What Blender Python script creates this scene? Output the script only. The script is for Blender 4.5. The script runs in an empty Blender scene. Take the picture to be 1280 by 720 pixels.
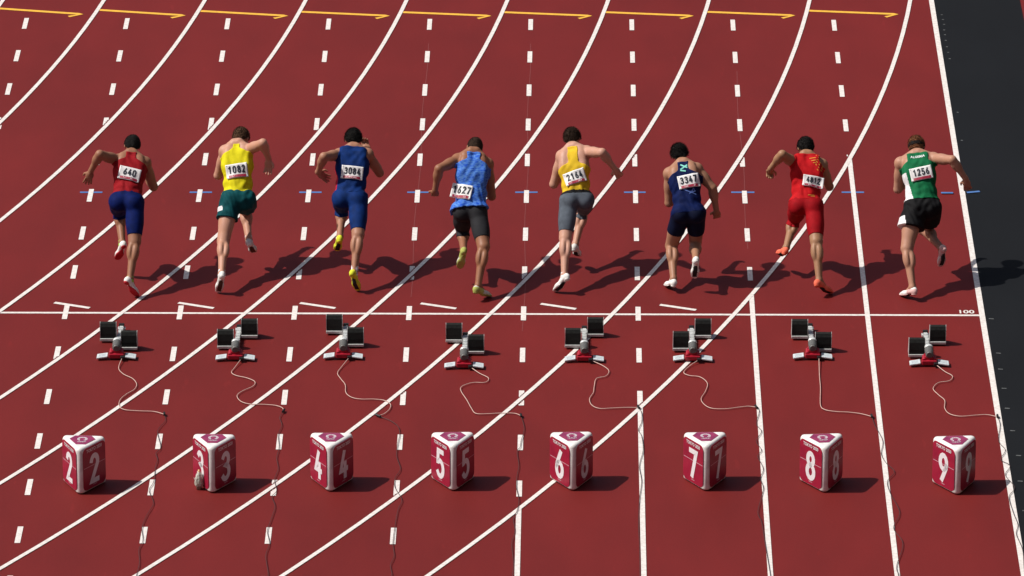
import bpy, bmesh, math, random
import numpy as np
from mathutils import Vector, Matrix
from mathutils.bvhtree import BVHTree

random.seed(3)
rng = np.random.RandomState(5)
scene = bpy.context.scene
COL = scene.collection

# ------------------------------------------------------------------ camera
cam_data = bpy.data.cameras.new('camera')
cam = bpy.data.objects.new('camera', cam_data)
COL.objects.link(cam)
scene.camera = cam
YAW, PITCH, ROLL = -0.0108883, 0.3636248, -0.0010892
fwd = Vector((math.sin(YAW) * math.cos(PITCH), math.cos(YAW) * math.cos(PITCH), -math.sin(PITCH)))
rgt = Vector((math.cos(YAW), -math.sin(YAW), 0))
up = rgt.cross(fwd)
r2 = rgt * math.cos(ROLL) + up * math.sin(ROLL)
u2 = -rgt * math.sin(ROLL) + up * math.cos(ROLL)
rot = Matrix((r2, u2, -fwd)).transposed().to_4x4()
cam.matrix_world = Matrix.Translation((0.5714, -63.7423, 24.5570)) @ rot
cam_data.sensor_width = 36
cam_data.lens = 8018.36 * 36 / 1280
cam_data.clip_start = 1
cam_data.clip_end = 2000

# ------------------------------------------------------------------ sky and sun
SUN_EL = 52.0
SUN_TO = Vector((-0.999, -0.03, 0)).normalized()          # horizontal direction towards the sun
world = bpy.data.worlds.new('World')
scene.world = world
world.use_nodes = True
wn = world.node_tree.nodes
sky = wn.new('ShaderNodeTexSky')
sky.sky_type = 'NISHITA'
sky.sun_disc = False
sky.dust_density = 3.0
sky.ozone_density = 0.5
sky.sun_elevation = math.radians(SUN_EL)
sky.sun_rotation = math.atan2(SUN_TO.x, SUN_TO.y)
world.node_tree.links.new(sky.outputs[0], wn['Background'].inputs[0])
wn['Background'].inputs[1].default_value = 0.088
sun_data = bpy.data.lights.new('sun', 'SUN')
sun_data.energy = 4.8
sun_data.angle = math.radians(0.7)
sun_data.color = (1.0, 0.955, 0.89)
sun = bpy.data.objects.new('sun', sun_data)
COL.objects.link(sun)
sd = Vector((SUN_TO.x * math.cos(math.radians(SUN_EL)), SUN_TO.y * math.cos(math.radians(SUN_EL)), math.sin(math.radians(SUN_EL))))
sun.rotation_euler = sd.to_track_quat('Z', 'Y').to_euler()
sun.location = sd * 60
scene.view_settings.view_transform = 'Standard'
scene.view_settings.look = 'None'
scene.view_settings.exposure = -0.12
scene.view_settings.gamma = 1.0

# measured ground positions in metres: x across the lanes, y along the running direction, start line at y = 0
ARROWS = [((-6.515, 10.294), (-5.428, 10.071)), ((-5.275, 10.241), (-4.184, 10.034)), ((-4.009, 10.204), (-2.942, 10.028)), ((-2.784, 10.183), (-1.711, 10.037)), ((-1.55, 10.176), (-0.48, 10.046)), ((-0.327, 10.185), (0.741, 10.055)), ((0.906, 10.195), (1.971, 10.064)), ((2.119, 10.219), (3.202, 10.089)), ((3.344, 10.274), (4.454, 10.144))]
SLANTS = [((-5.023, 0.301), (-4.635, 0.144)), ((-3.696, 0.307), (-3.31, 0.147)), ((-2.394, 0.31), (-2.012, 0.158)), ((-1.102, 0.308), (-0.722, 0.156)), ((0.182, 0.306), (0.558, 0.154)), ((1.456, 0.287), (1.838, 0.133))]
BLUES = [((-5.003, 3.758), (-4.752, 3.76)), ((-3.775, 3.768), (-3.524, 3.77)), ((-2.547, 3.777), (-2.296, 3.779)), ((-1.337, 3.786), (-1.086, 3.788)), ((-0.127, 3.796), (0.124, 3.798)), ((1.092, 3.805), (1.334, 3.807)), ((2.292, 3.814), (2.552, 3.816)), ((3.529, 3.824), (3.78, 3.826)), ((4.765, 3.833), (5.043, 3.836))]
HUNDRED = (4.714, 0.013)
TICKS = [(4.945, -0.108), (4.961, -1.109), (4.955, -1.565), (4.959, -2.105), (4.958, -2.658), (4.974, -3.268), (4.993, -3.931), (4.967, -4.603), (4.966, -5.363), (4.966, 10.117), (4.971, 9.934), (4.976, 9.751), (4.965, 9.538), (4.965, 9.357), (4.964, 9.147), (4.965, 8.908), (4.969, 8.7), (4.975, 8.464), (4.965, 6.536), (4.959, 5.564)]
BOXES = [(-4.335, -5.021), (-3.038, -4.974), (-1.871, -4.931), (-0.666, -4.901), (0.517, -4.887), (1.848, -4.883), (3.007, -4.915), (4.326, -4.96)]
BLOCKS = [((-4.367, -0.882), (-4.133, -1.134), (-4.246, -1.394)), ((-3.128, -1.087), (-2.898, -0.778), (-3.001, -1.419)), ((-1.977, -0.643), (-1.753, -1.024), (-1.874, -1.369)), ((-0.709, -0.888), (-0.485, -1.22), (-0.606, -1.627)), ((0.533, -1.029), (0.762, -0.71), (0.647, -1.426)), ((1.666, -1.112), (1.902, -0.74), (1.78, -1.408)), ((2.928, -0.751), (3.157, -1.123), (3.034, -1.337)), ((4.124, -1.275), (4.362, -0.906), (4.243, -1.518))]
CABLES = [[[(-4.203, -1.402), (-4.204, -1.624), (-4.144, -1.799), (-4.038, -1.93), (-3.986, -2.086), (-4.002, -2.234), (-4.074, -2.365), (-4.127, -2.52), (-4.125, -2.692), (-4.061, -2.794), (-3.899, -2.827), (-3.755, -2.843), (-3.648, -2.919)], [(-3.648, -2.919), (-3.628, -3.088), (-3.672, -3.257), (-3.687, -3.425), (-3.632, -3.8), (-3.669, -3.966), (-3.643, -4.13), (-3.652, -4.335), (-3.645, -4.701), (-3.676, -4.942), (-3.613, -5.261), (-3.66, -5.578), (-3.686, -5.892), (-3.657, -6.202), (-3.681, -6.433), (-3.655, -6.739), (-3.663, -7.041), (-3.667, -7.341)]], [[(-2.946, -1.437), (-2.996, -1.614), (-3.021, -1.746), (-2.968, -1.834), (-2.852, -1.903), (-2.766, -2.007), (-2.782, -2.138), (-2.882, -2.269), (-2.93, -2.399), (-2.884, -2.553), (-2.784, -2.63), (-2.656, -2.637), (-2.527, -2.662), (-2.45, -2.73), (-2.433, -2.824)], [(-2.433, -2.824), (-2.464, -2.994), (-2.433, -3.205), (-2.459, -3.457), (-2.435, -3.791), (-2.447, -4.08), (-2.419, -4.366), (-2.443, -4.651), (-2.409, -4.932), (-2.448, -5.092), (-2.407, -5.331), (-2.429, -5.647), (-2.454, -5.96), (-2.419, -6.269), (-2.441, -6.576), (-2.396, -7.031), (-2.406, -7.331)]], [[(-1.81, -1.428), (-1.877, -1.561), (-1.918, -1.755), (-1.88, -1.913), (-1.826, -2.087), (-1.812, -2.303), (-1.75, -2.432), (-1.652, -2.483), (-1.524, -2.482), (-1.411, -2.516), (-1.344, -2.618), (-1.349, -2.755), (-1.4, -2.884), (-1.462, -2.944)], [(-1.462, -2.944), (-1.331, -3.07), (-1.247, -3.238), (-1.226, -3.448), (-1.241, -3.698), (-1.241, -4.029), (-1.195, -4.356), (-1.241, -4.6), (-1.235, -4.842), (-1.158, -5.162), (-1.189, -5.4), (-1.208, -5.793), (-1.217, -6.259), (-1.196, -6.566), (-1.226, -6.795), (-1.205, -7.021), (-1.22, -7.322)]], [[(-0.539, -1.656), (-0.447, -1.743), (-0.348, -1.883), (-0.378, -2.005), (-0.507, -2.015), (-0.618, -2.121), (-0.625, -2.251), (-0.563, -2.492), (-0.511, -2.723), (-0.461, -2.868), (-0.334, -2.875), (-0.207, -2.857), (-0.063, -2.864), (0.001, -2.932)], [(0.001, -2.932), (0.036, -3.27), (0.007, -3.605), (-0.001, -3.771), (-0.031, -3.895), (-0.009, -4.265), (-0.025, -4.51), (-0.028, -4.833), (-0.0, -5.152), (-0.016, -5.43), (-0.051, -5.627), (-0.032, -5.94), (-0.059, -6.25), (-0.04, -6.709), (-0.042, -7.012), (-0.051, -7.312)]], [[(0.735, -1.434), (0.838, -1.522), (0.903, -1.671), (0.87, -1.821), (0.773, -1.892), (0.75, -2.11), (0.74, -2.283), (0.701, -2.456), (0.724, -2.628), (0.803, -2.721), (0.931, -2.711), (1.059, -2.693), (1.202, -2.692)], [(1.202, -2.692), (1.233, -2.837), (1.231, -3.092), (1.197, -3.302), (1.228, -3.47), (1.24, -3.844), (1.199, -4.255), (1.218, -4.661), (1.192, -5.143), (1.178, -5.774), (1.183, -6.24), (1.183, -7.002), (1.175, -7.302)]], [[(1.824, -1.426), (1.742, -1.532), (1.681, -1.709), (1.738, -1.796), (1.85, -1.839), (1.921, -2.013), (1.898, -2.231), (1.849, -2.447), (1.885, -2.618), (1.963, -2.712), (2.106, -2.719), (2.235, -2.675), (2.331, -2.649), (2.41, -2.674)], [(2.41, -2.674), (2.439, -2.785), (2.399, -3.124), (2.447, -3.334), (2.387, -3.586), (2.434, -3.834), (2.392, -4.0), (2.44, -4.327), (2.403, -4.571), (2.428, -4.813), (2.403, -5.053), (2.356, -5.451), (2.386, -5.686), (2.401, -6.075), (2.437, -6.992), (2.44, -7.292)]], [[(3.103, -1.389), (3.089, -1.786), (3.087, -2.135), (3.071, -2.609), (3.114, -2.737), (3.224, -2.787), (3.35, -2.803), (3.476, -2.845), (3.584, -2.92)], [(3.584, -2.92), (3.606, -3.157), (3.667, -3.575), (3.637, -3.907), (3.673, -4.154), (3.749, -4.398), (3.667, -4.642), (3.684, -4.963), (3.754, -5.439), (3.675, -5.832), (3.749, -6.219), (3.664, -6.755), (3.669, -6.982), (3.679, -7.282)]], [[(4.326, -1.556), (4.395, -1.661), (4.468, -1.792), (4.429, -1.924), (4.314, -1.977), (4.25, -2.143), (4.296, -2.315), (4.352, -2.47), (4.341, -2.684), (4.381, -2.837), (4.488, -2.905), (4.633, -2.878), (4.761, -2.86), (4.869, -2.918)], [(4.869, -2.918), (4.88, -3.147), (4.839, -3.566), (4.893, -3.815), (4.831, -4.062), (4.915, -4.225), (4.853, -4.47), (4.926, -4.793), (4.855, -5.034), (4.871, -5.43), (4.897, -5.744), (4.867, -5.978), (4.903, -6.363), (4.889, -6.821), (4.888, -7.197)]]]
BAG = (-3.181, -4.896)
# joints of the eight sprinters in metres, rows: toe, ankle, knee, hip of the left and right leg, neck, head, then shoulder, elbow, wrist, hand of each arm
JOINT_ROWS = [
 [[-4.394, 1.039, 0.232], [-4.339, 1.014, 0.424], [-4.39, 1.359, 0.676], [-4.366, 0.984, 0.905], [-4.151, 0.429, 0.03], [-4.219, 0.424, 0.232], [-4.179, 0.684, 0.561], [-4.189, 0.954, 0.908], [-4.243, 1.349, 1.315], [-4.243, 1.524, 1.361], [-4.391, 1.289, 1.27], [-4.562, 1.089, 1.411], [-4.668, 1.174, 1.191], [-4.709, 1.174, 1.055], [-4.085, 1.329, 1.225], [-4.012, 1.374, 0.938], [-4.125, 1.579, 1.051], [-4.178, 1.704, 1.083]],
 [[-3.282, 0.557, 0.03], [-3.244, 0.562, 0.239], [-3.241, 0.917, 0.477], [-3.176, 1.217, 0.84], [-2.932, 1.327, 0.205], [-2.984, 1.242, 0.378], [-3.039, 1.612, 0.586], [-3.004, 1.247, 0.832], [-3.112, 1.597, 1.352], [-3.074, 1.772, 1.36], [-3.254, 1.577, 1.271], [-3.325, 1.617, 0.983], [-3.262, 1.852, 1.075], [-3.222, 1.977, 1.115], [-2.984, 1.537, 1.303], [-2.821, 1.337, 1.456], [-2.767, 1.457, 1.231], [-2.773, 1.457, 1.063]],
 [[-2.033, 1.269, 0.255], [-1.999, 1.199, 0.439], [-1.987, 1.579, 0.63], [-1.971, 1.209, 0.871], [-1.784, 0.579, 0.03], [-1.822, 0.584, 0.26], [-1.788, 0.844, 0.59], [-1.796, 1.179, 0.873], [-1.853, 1.544, 1.33], [-1.862, 1.719, 1.372], [-2.017, 1.494, 1.273], [-2.162, 1.239, 1.34], [-2.232, 1.354, 1.12], [-2.146, 1.414, 1.028], [-1.691, 1.524, 1.263], [-1.578, 1.639, 1.012], [-1.707, 1.799, 1.2], [-1.747, 1.909, 1.274]],
 [[-0.698, 0.84, 0.194], [-0.654, 0.845, 0.417], [-0.67, 1.27, 0.456], [-0.668, 1.0, 0.8], [-0.373, 0.46, 0.03], [-0.49, 0.385, 0.177], [-0.433, 0.635, 0.531], [-0.501, 0.98, 0.794], [-0.554, 1.38, 1.339], [-0.541, 1.56, 1.331], [-0.732, 1.33, 1.272], [-0.918, 1.095, 1.254], [-0.963, 1.125, 0.998], [-0.968, 1.2, 0.88], [-0.39, 1.36, 1.209], [-0.357, 1.33, 0.855], [-0.446, 1.57, 0.895], [-0.488, 1.7, 0.918]],
 [[0.332, 0.597, 0.03], [0.433, 0.592, 0.224], [0.442, 0.882, 0.541], [0.477, 1.182, 0.86], [0.58, 1.367, 0.159], [0.55, 1.267, 0.327], [0.632, 1.577, 0.613], [0.651, 1.212, 0.857], [0.518, 1.562, 1.333], [0.513, 1.732, 1.382], [0.392, 1.542, 1.239], [0.314, 1.522, 0.928], [0.405, 1.752, 0.998], [0.445, 1.882, 1.036], [0.683, 1.502, 1.306], [0.834, 1.257, 1.387], [0.966, 1.337, 1.179], [1.036, 1.372, 1.063]],
 [[1.533, 0.798, 0.03], [1.605, 0.663, 0.159], [1.585, 1.003, 0.414], [1.679, 0.878, 0.826], [1.828, 0.628, 0.152], [1.842, 0.633, 0.395], [1.843, 1.063, 0.431], [1.849, 0.878, 0.827], [1.704, 1.238, 1.269], [1.669, 1.408, 1.317], [1.549, 1.218, 1.157], [1.558, 1.213, 0.829], [1.66, 1.448, 0.8], [1.715, 1.578, 0.795], [1.864, 1.208, 1.217], [2.022, 1.128, 1.03], [2.067, 1.143, 0.772], [2.08, 1.193, 0.642]],
 [[2.745, 1.285, 0.209], [2.827, 1.155, 0.336], [2.924, 1.53, 0.522], [2.949, 1.19, 0.804], [3.289, 0.59, 0.03], [3.165, 0.56, 0.184], [3.138, 0.82, 0.532], [3.119, 1.16, 0.807], [3.045, 1.53, 1.259], [3.037, 1.705, 1.288], [2.917, 1.48, 1.176], [2.773, 1.29, 1.356], [2.651, 1.395, 1.153], [2.647, 1.495, 1.053], [3.218, 1.51, 1.155], [3.298, 1.595, 0.879], [3.219, 1.83, 0.955], [3.176, 1.96, 0.979]],
 [[4.056, 0.531, 0.03], [4.159, 0.426, 0.161], [4.104, 0.666, 0.516], [4.186, 0.946, 0.869], [4.485, 0.856, 0.221], [4.48, 0.861, 0.449], [4.316, 1.251, 0.519], [4.367, 0.976, 0.862], [4.226, 1.331, 1.348], [4.228, 1.506, 1.381], [4.04, 1.311, 1.25], [4.027, 1.321, 0.952], [4.136, 1.551, 0.988], [4.194, 1.676, 1.014], [4.412, 1.271, 1.321], [4.588, 1.041, 1.39], [4.735, 1.046, 1.175], [4.766, 1.066, 1.039]],
]

# ------------------------------------------------------------------ materials
def srgb(r, g, b):
    f = lambda c: (c / 255 / 12.92) if c / 255 <= 0.04045 else ((c / 255 + 0.055) / 1.055) ** 2.4
    return (f(r), f(g), f(b), 1)

def mat(name, color, rough=0.6, var=0.0, scale=20.0, bump=0.0, bscale=200.0, metal=0.0, spec=0.5, color2=None, sheen=0.0, dist=0.002, stretch=None):
    m = bpy.data.materials.new(name)
    m.use_nodes = True
    nt = m.node_tree
    b = nt.nodes['Principled BSDF']
    b.inputs['Roughness'].default_value = rough
    b.inputs['Metallic'].default_value = metal
    b.inputs['Specular IOR Level'].default_value = spec
    if sheen:
        b.inputs['Sheen Weight'].default_value = sheen
        b.inputs['Sheen Roughness'].default_value = 0.4
    tc = nt.nodes.new('ShaderNodeTexCoord')
    nz = nt.nodes.new('ShaderNodeTexNoise')
    nz.inputs['Scale'].default_value = scale
    nz.inputs['Detail'].default_value = 4
    if stretch:
        mp = nt.nodes.new('ShaderNodeMapping')
        mp.inputs['Rotation'].default_value = (0.3, 0.45, 0.2)
        mp.inputs['Scale'].default_value = stretch
        nt.links.new(tc.outputs['Object'], mp.inputs[0])
        nt.links.new(mp.outputs[0], nz.inputs['Vector'])
    else:
        nt.links.new(tc.outputs['Object'], nz.inputs['Vector'])
    mx = nt.nodes.new('ShaderNodeMix')
    mx.data_type = 'RGBA'
    c = tuple(color[:3])
    if color2 is None:
        a_ = tuple(x * (1 - var) for x in c) + (1,)
        b_ = tuple(min(1, x * (1 + var)) for x in c) + (1,)
    else:
        a_, b_ = c + (1,), tuple(color2[:3]) + (1,)
    mx.inputs[6].default_value = a_
    mx.inputs[7].default_value = b_
    rp = nt.nodes.new('ShaderNodeMapRange')
    rp.inputs[1].default_value = 0.35
    rp.inputs[2].default_value = 0.65
    nt.links.new(nz.outputs[0], rp.inputs[0])
    nt.links.new(rp.outputs[0], mx.inputs[0])
    nt.links.new(mx.outputs[2], b.inputs['Base Color'])
    if bump:
        n2 = nt.nodes.new('ShaderNodeTexNoise')
        n2.inputs['Scale'].default_value = bscale
        nt.links.new(tc.outputs['Object'], n2.inputs['Vector'])
        bp = nt.nodes.new('ShaderNodeBump')
        bp.inputs['Strength'].default_value = bump
        bp.inputs['Distance'].default_value = dist
        nt.links.new(n2.outputs[0], bp.inputs['Height'])
        nt.links.new(bp.outputs[0], b.inputs['Normal'])
    return m

def track_material(name, base, var, rough=0.62, spec=0.5):
    """synthetic rubber surface: granules, seams of laying, scuffs and wide tonal drift"""
    m = bpy.data.materials.new(name)
    m.use_nodes = True
    nt = m.node_tree
    L = nt.links.new
    b = nt.nodes['Principled BSDF']
    b.inputs['Roughness'].default_value = rough
    b.inputs['Specular IOR Level'].default_value = spec
    tc = nt.nodes.new('ShaderNodeTexCoord')
    def noise(scale, detail=3, mapping=None):
        n = nt.nodes.new('ShaderNodeTexNoise')
        n.inputs['Scale'].default_value = scale
        n.inputs['Detail'].default_value = detail
        if mapping:
            mp = nt.nodes.new('ShaderNodeMapping')
            mp.inputs['Scale'].default_value = mapping
            L(tc.outputs['Object'], mp.inputs[0])
            L(mp.outputs[0], n.inputs['Vector'])
        else:
            L(tc.outputs['Object'], n.inputs['Vector'])
        return n.outputs[0]
    def mathn(op, a, b_):
        n = nt.nodes.new('ShaderNodeMath')
        n.operation = op
        for i, v in enumerate((a, b_)):
            if isinstance(v, (int, float)): n.inputs[i].default_value = v
            else: L(v, n.inputs[i])
        return n.outputs[0]
    wide = mathn('MULTIPLY', mathn('SUBTRACT', noise(0.35, 3), 0.5), var * 1.2)
    mid = mathn('MULTIPLY', mathn('SUBTRACT', noise(2.2, 5, (1, 0.35, 1)), 0.5), var * 0.9)
    fine = mathn('MULTIPLY', mathn('SUBTRACT', noise(45, 4), 0.5), var * 0.9)
    grain = mathn('MULTIPLY', mathn('SUBTRACT', noise(420, 2), 0.5), var * 0.5)
    tot = mathn('ADD', mathn('ADD', wide, mid), mathn('ADD', fine, grain))
    def speckle(scale, th, amp, mapping=None):   # sparse scuffs and specks with an outline of their own
        r_ = nt.nodes.new('ShaderNodeMapRange')
        L(noise(scale, 2, mapping), r_.inputs[0])
        r_.inputs[1].default_value = th; r_.inputs[2].default_value = th + 0.04
        r_.inputs[3].default_value = 0; r_.inputs[4].default_value = amp
        return r_.outputs[0]
    tot = mathn('ADD', tot, mathn('ADD', speckle(30, .70, -.22), speckle(9, .70, .12, (1, .2, 1))))
    tot = mathn('ADD', tot, speckle(90, .74, .5))
    hs = nt.nodes.new('ShaderNodeHueSaturation')
    hs.inputs['Color'].default_value = base
    L(mathn('ADD', tot, 1.0), hs.inputs['Value'])
    L(hs.outputs[0], b.inputs['Base Color'])
    bp = nt.nodes.new('ShaderNodeBump')
    bp.inputs['Strength'].default_value = 0.35
    bp.inputs['Distance'].default_value = 0.0015
    L(noise(260, 2), bp.inputs['Height'])
    L(bp.outputs[0], b.inputs['Normal'])
    return m

M_TRACK = track_material('track_rubber', (0.152, 0.0112, 0.0100, 1), 0.36, 0.65, 0.24)
M_DARK = track_material('dark_rubber', (0.0075, 0.0085, 0.0105, 1), 0.35, 0.8, 0.15)
M_GRASS = mat('infield_grass', (0.05, 0.10, 0.03), 0.9, 0.4, 8)
M_LINE = mat('line_paint', (0.80, 0.76, 0.725), 0.6, 0.06, 26, bump=0.2, bscale=300, dist=0.001, color2=(0.66, 0.60, 0.56))
M_YELLOW = mat('yellow_paint', (0.80, 0.44, 0.045), 0.6, 0.07, 14)
M_BLUE = mat('blue_paint', (0.07, 0.17, 0.42), 0.6, 0.08, 14)
M_PALE = mat('worn_pale_paint', (0.10, 0.105, 0.105), 0.7, 0.3, 40)
M_CHALK = mat('faint_chalk', (0.21, 0.045, 0.042), 0.7, 0.15, 60)

# ------------------------------------------------------------------ helpers
def tag(o, label=None, cat=None, group=None, kind=None):
    if label: o['label'] = label
    if cat: o['category'] = cat
    if group: o['group'] = group
    if kind: o['kind'] = kind
    return o

def link(name, me, material=None, parent=None, smooth=False):
    if material is not None:
        for mm in (material if isinstance(material, (list, tuple)) else [material]):
            me.materials.append(mm)
    if smooth:
        me.polygons.foreach_set('use_smooth', [True] * len(me.polygons))
    o = bpy.data.objects.new(name, me)
    COL.objects.link(o)
    if parent is not None: o.parent = parent
    return o

def mesh(name, verts, faces, material=None, parent=None, smooth=False):
    me = bpy.data.meshes.new(name)
    me.from_pydata([tuple(map(float, v)) for v in verts], [], [tuple(int(i) for i in f) for f in faces])
    me.update()
    return link(name, me, material, parent, smooth)

def empty(name, loc, parent=None):
    o = bpy.data.objects.new(name, None)
    o.empty_display_size = 0.2
    o.location = loc
    COL.objects.link(o)
    if parent is not None: o.parent = parent
    return o

def bm_obj(name, bm, material=None, parent=None, smooth=False):
    me = bpy.data.meshes.new(name)
    bm.normal_update()
    bm.to_mesh(me)
    bm.free()
    return link(name, me, material, parent, smooth)

def strip(points, width, z):
    """a flat painted band along a polyline"""
    P = [Vector((p[0], p[1])) for p in points]
    vs, fs = [], []
    for i, p in enumerate(P):
        a = P[max(i - 1, 0)]; b = P[min(i + 1, len(P) - 1)]
        t = (b - a).normalized(); n = Vector((-t.y, t.x)) * width / 2
        vs += [(p.x + n.x, p.y + n.y, z), (p.x - n.x, p.y - n.y, z)]
        if i: fs.append((2 * i - 2, 2 * i - 1, 2 * i + 1, 2 * i))
    return vs, fs

def box_bm(bm, x0, x1, y0, y1, z0, z1, bev=0.0):
    r = bmesh.ops.create_cube(bm, size=1)
    vs = r['verts']
    for v in vs:
        v.co = Vector(((x0 + x1) / 2 + v.co.x * (x1 - x0), (y0 + y1) / 2 + v.co.y * (y1 - y0), (z0 + z1) / 2 + v.co.z * (z1 - z0)))
    if bev:
        es = list({e for v in vs for e in v.link_edges})
        bmesh.ops.bevel(bm, geom=es, offset=bev, segments=2, affect='EDGES', profile=0.6)

def cyl_bm(bm, a, b, ra, rb=None, seg=16, caps=True):
    a, b = Vector(a), Vector(b)
    rb = ra if rb is None else rb
    m = Matrix.Translation((a + b) / 2) @ (b - a).to_track_quat('Z', 'Y').to_matrix().to_4x4()
    bmesh.ops.create_cone(bm, cap_ends=caps, segments=seg, radius1=ra, radius2=rb, depth=(b - a).length, matrix=m)

def tube(points, r, seg=6, sub=6, z=None):
    """a cable swept along a smooth (Catmull-Rom) line"""
    P = [np.array(p, float) for p in points]
    Q = []
    for i in range(len(P) - 1):
        p0, p1, p2, p3 = P[max(i - 1, 0)], P[i], P[i + 1], P[min(i + 2, len(P) - 1)]
        for k in range(sub):
            t = k / sub
            Q.append(0.5 * ((2 * p1) + (-p0 + p2) * t + (2 * p0 - 5 * p1 + 4 * p2 - p3) * t * t + (-p0 + 3 * p1 - 3 * p2 + p3) * t ** 3))
    Q.append(P[-1])
    vs, fs = [], []
    for i, p in enumerate(Q):
        t = Q[min(i + 1, len(Q) - 1)] - Q[max(i - 1, 0)]
        t = t / (np.linalg.norm(t) + 1e-9)
        u = np.cross(t, (0, 0, 1.0)); u /= (np.linalg.norm(u) + 1e-9)
        w = np.cross(u, t)
        for s in range(seg):
            a = 2 * math.pi * s / seg
            vs.append(p + r * (math.cos(a) * u + math.sin(a) * w))
        if i:
            for s in range(seg):
                fs.append(((i - 1) * seg + s, (i - 1) * seg + (s + 1) % seg, i * seg + (s + 1) % seg, i * seg + s))
    fs.append(tuple(range(seg))[::-1]); fs.append(tuple(range((len(Q) - 1) * seg, len(Q) * seg)))
    return vs, fs

# numerals drawn as round-ended strokes in a box one wide and two high
def arc(cx, cy, rx, ry, a0, a1, n=14):
    return [(cx + rx * math.cos(math.radians(a0 + (a1 - a0) * i / n)), cy + ry * math.sin(math.radians(a0 + (a1 - a0) * i / n))) for i in range(n + 1)]
GLYPH = {
 '0': [arc(.5, 1.5, .5, .5, 0, 180) + arc(.5, .5, .5, .5, 180, 360) + [(1, 1.5)]],
 '1': [[(.12, 1.6), (.58, 2), (.58, 0)]],
 '2': [arc(.5, 1.5, .47, .5, 165, -25) + [(.04, 0), (1, 0)]],
 '3': [arc(.48, 1.53, .45, .47, 150, -90) + arc(.46, .53, .52, .53, 90, -150)],
 '4': [[(.60, 2), (.02, .58), (1.05, .58)], [(.74, 1.1), (.74, 0)]],
 '5': [[(.92, 2), (.14, 2), (.08, 1.12)] + arc(.46, .62, .52, .62, 125, -145)],
 '6': [[(.70, 2), (.10, .95)] + arc(.5, .55, .48, .55, 150, -200)],
 '7': [[(.0, 2), (1, 2), (.36, 0)]],
 '8': [arc(.5, 1.52, .42, .46, -90, 270), arc(.5, .53, .5, .53, 90, 450)],
 '9': [[(.30, 0), (.90, 1.05)] + arc(.5, 1.45, .48, .55, -30, 340)],
}
def glyph_mesh(text, h, thick, aspect=0.95, gap=0.32, weight=1.0):
    """flat stroke lettering in the x-y plane, centred, h tall; returns verts, faces"""
    w = h / 2 * aspect
    adv = w * (1 + gap)
    total = adv * len(text) - w * gap
    vs, fs = [], []
    for i, ch in enumerate(text):
        ox = -total / 2 + i * adv
        for li, line0 in enumerate(GLYPH[ch]):
            line = []
            for a, b in zip(line0, line0[1:]):
                m_ = max(1, int(math.hypot(b[0] - a[0], b[1] - a[1]) / 0.22))
                line += [(a[0] + (b[0] - a[0]) * t / m_, a[1] + (b[1] - a[1]) * t / m_) for t in range(m_)]
            line.append(line0[-1])
            P = [Vector((ox + thick / 2 + x * (w - thick), -h / 2 + thick / 2 + y * (h - thick) / 2)) for x, y in line]
            lz = 0.0002 * li
            b0 = len(vs)
            for k, p in enumerate(P):
                a = P[max(k - 1, 0)]; b = P[min(k + 1, len(P) - 1)]
                t1 = (p - a).normalized() if k else (b - p).normalized()
                t2 = (b - p).normalized() if k < len(P) - 1 else t1
                t = (t1 + t2)
                t = t.normalized() if t.length > 1e-6 else t1
                c = max(0.55, t.dot(t1))
                n = Vector((-t.y, t.x)) * thick / 2 / c
                e = Vector((0, 0))
                if k == 0: e = -t * thick * 0.35
                if k == len(P) - 1: e = t * thick * 0.35
                vs += [(p.x + n.x + e.x, p.y + n.y + e.y, lz), (p.x - n.x + e.x, p.y - n.y + e.y, lz)]
                if k: fs.append((b0 + 2 * k - 2, b0 + 2 * k - 1, b0 + 2 * k + 1, b0 + 2 * k))
    return vs, fs

def text_mesh(text, h, bold=0.0, spacing=1.0):
    """lettering from the built-in font, centred, capitals h tall"""
    cu = bpy.data.curves.new('lettering', 'FONT')
    cu.body = text; cu.align_x = 'CENTER'; cu.align_y = 'CENTER'
    cu.size = h / 0.7; cu.offset = bold; cu.space_character = spacing; cu.resolution_u = 3
    o = bpy.data.objects.new('lettering', cu)
    me = bpy.data.meshes.new_from_object(o)
    vs = [tuple(v.co) for v in me.vertices]; fs = [tuple(p.vertices) for p in me.polygons]
    bpy.data.objects.remove(o); bpy.data.curves.remove(cu); bpy.data.meshes.remove(me)
    return vs, fs

# ------------------------------------------------------------------ track
def bx(n): return (n - 5) * 1.22            # lane boundary n; 9 is the outer edge of lane nine
YT = 15.61                                  # where the bend meets the straight
def grid_sheet(x0, x1, y0, y1, z, nx, ny):
    xs = np.linspace(x0, x1, nx + 1); ys = np.linspace(y0, y1, ny + 1)
    vs = [(x, y, z) for y in ys for x in xs]
    fs = [(j * (nx + 1) + i, j * (nx + 1) + i + 1, (j + 1) * (nx + 1) + i + 1, (j + 1) * (nx + 1) + i) for j in range(ny) for i in range(nx)]
    return vs, fs
ground = mesh('ground', *grid_sheet(-600, 600, -600, 1200, -0.05, 4, 4), M_GRASS)
tag(ground, 'wide green ground around the running track', kind='structure')
track = mesh('running_track', *grid_sheet(-32, 12, -42, 110, 0, 4, 8), M_TRACK)
tag(track, 'maroon rubber running track with white lane lines', kind='structure')
runoff = mesh('runoff_strip', *grid_sheet(bx(9) + 0.03, bx(9) + 1.08, -42, 110, 0.004, 1, 4), M_DARK)
tag(runoff, 'near-black rubber strip along the outer edge of the track', kind='structure')

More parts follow.
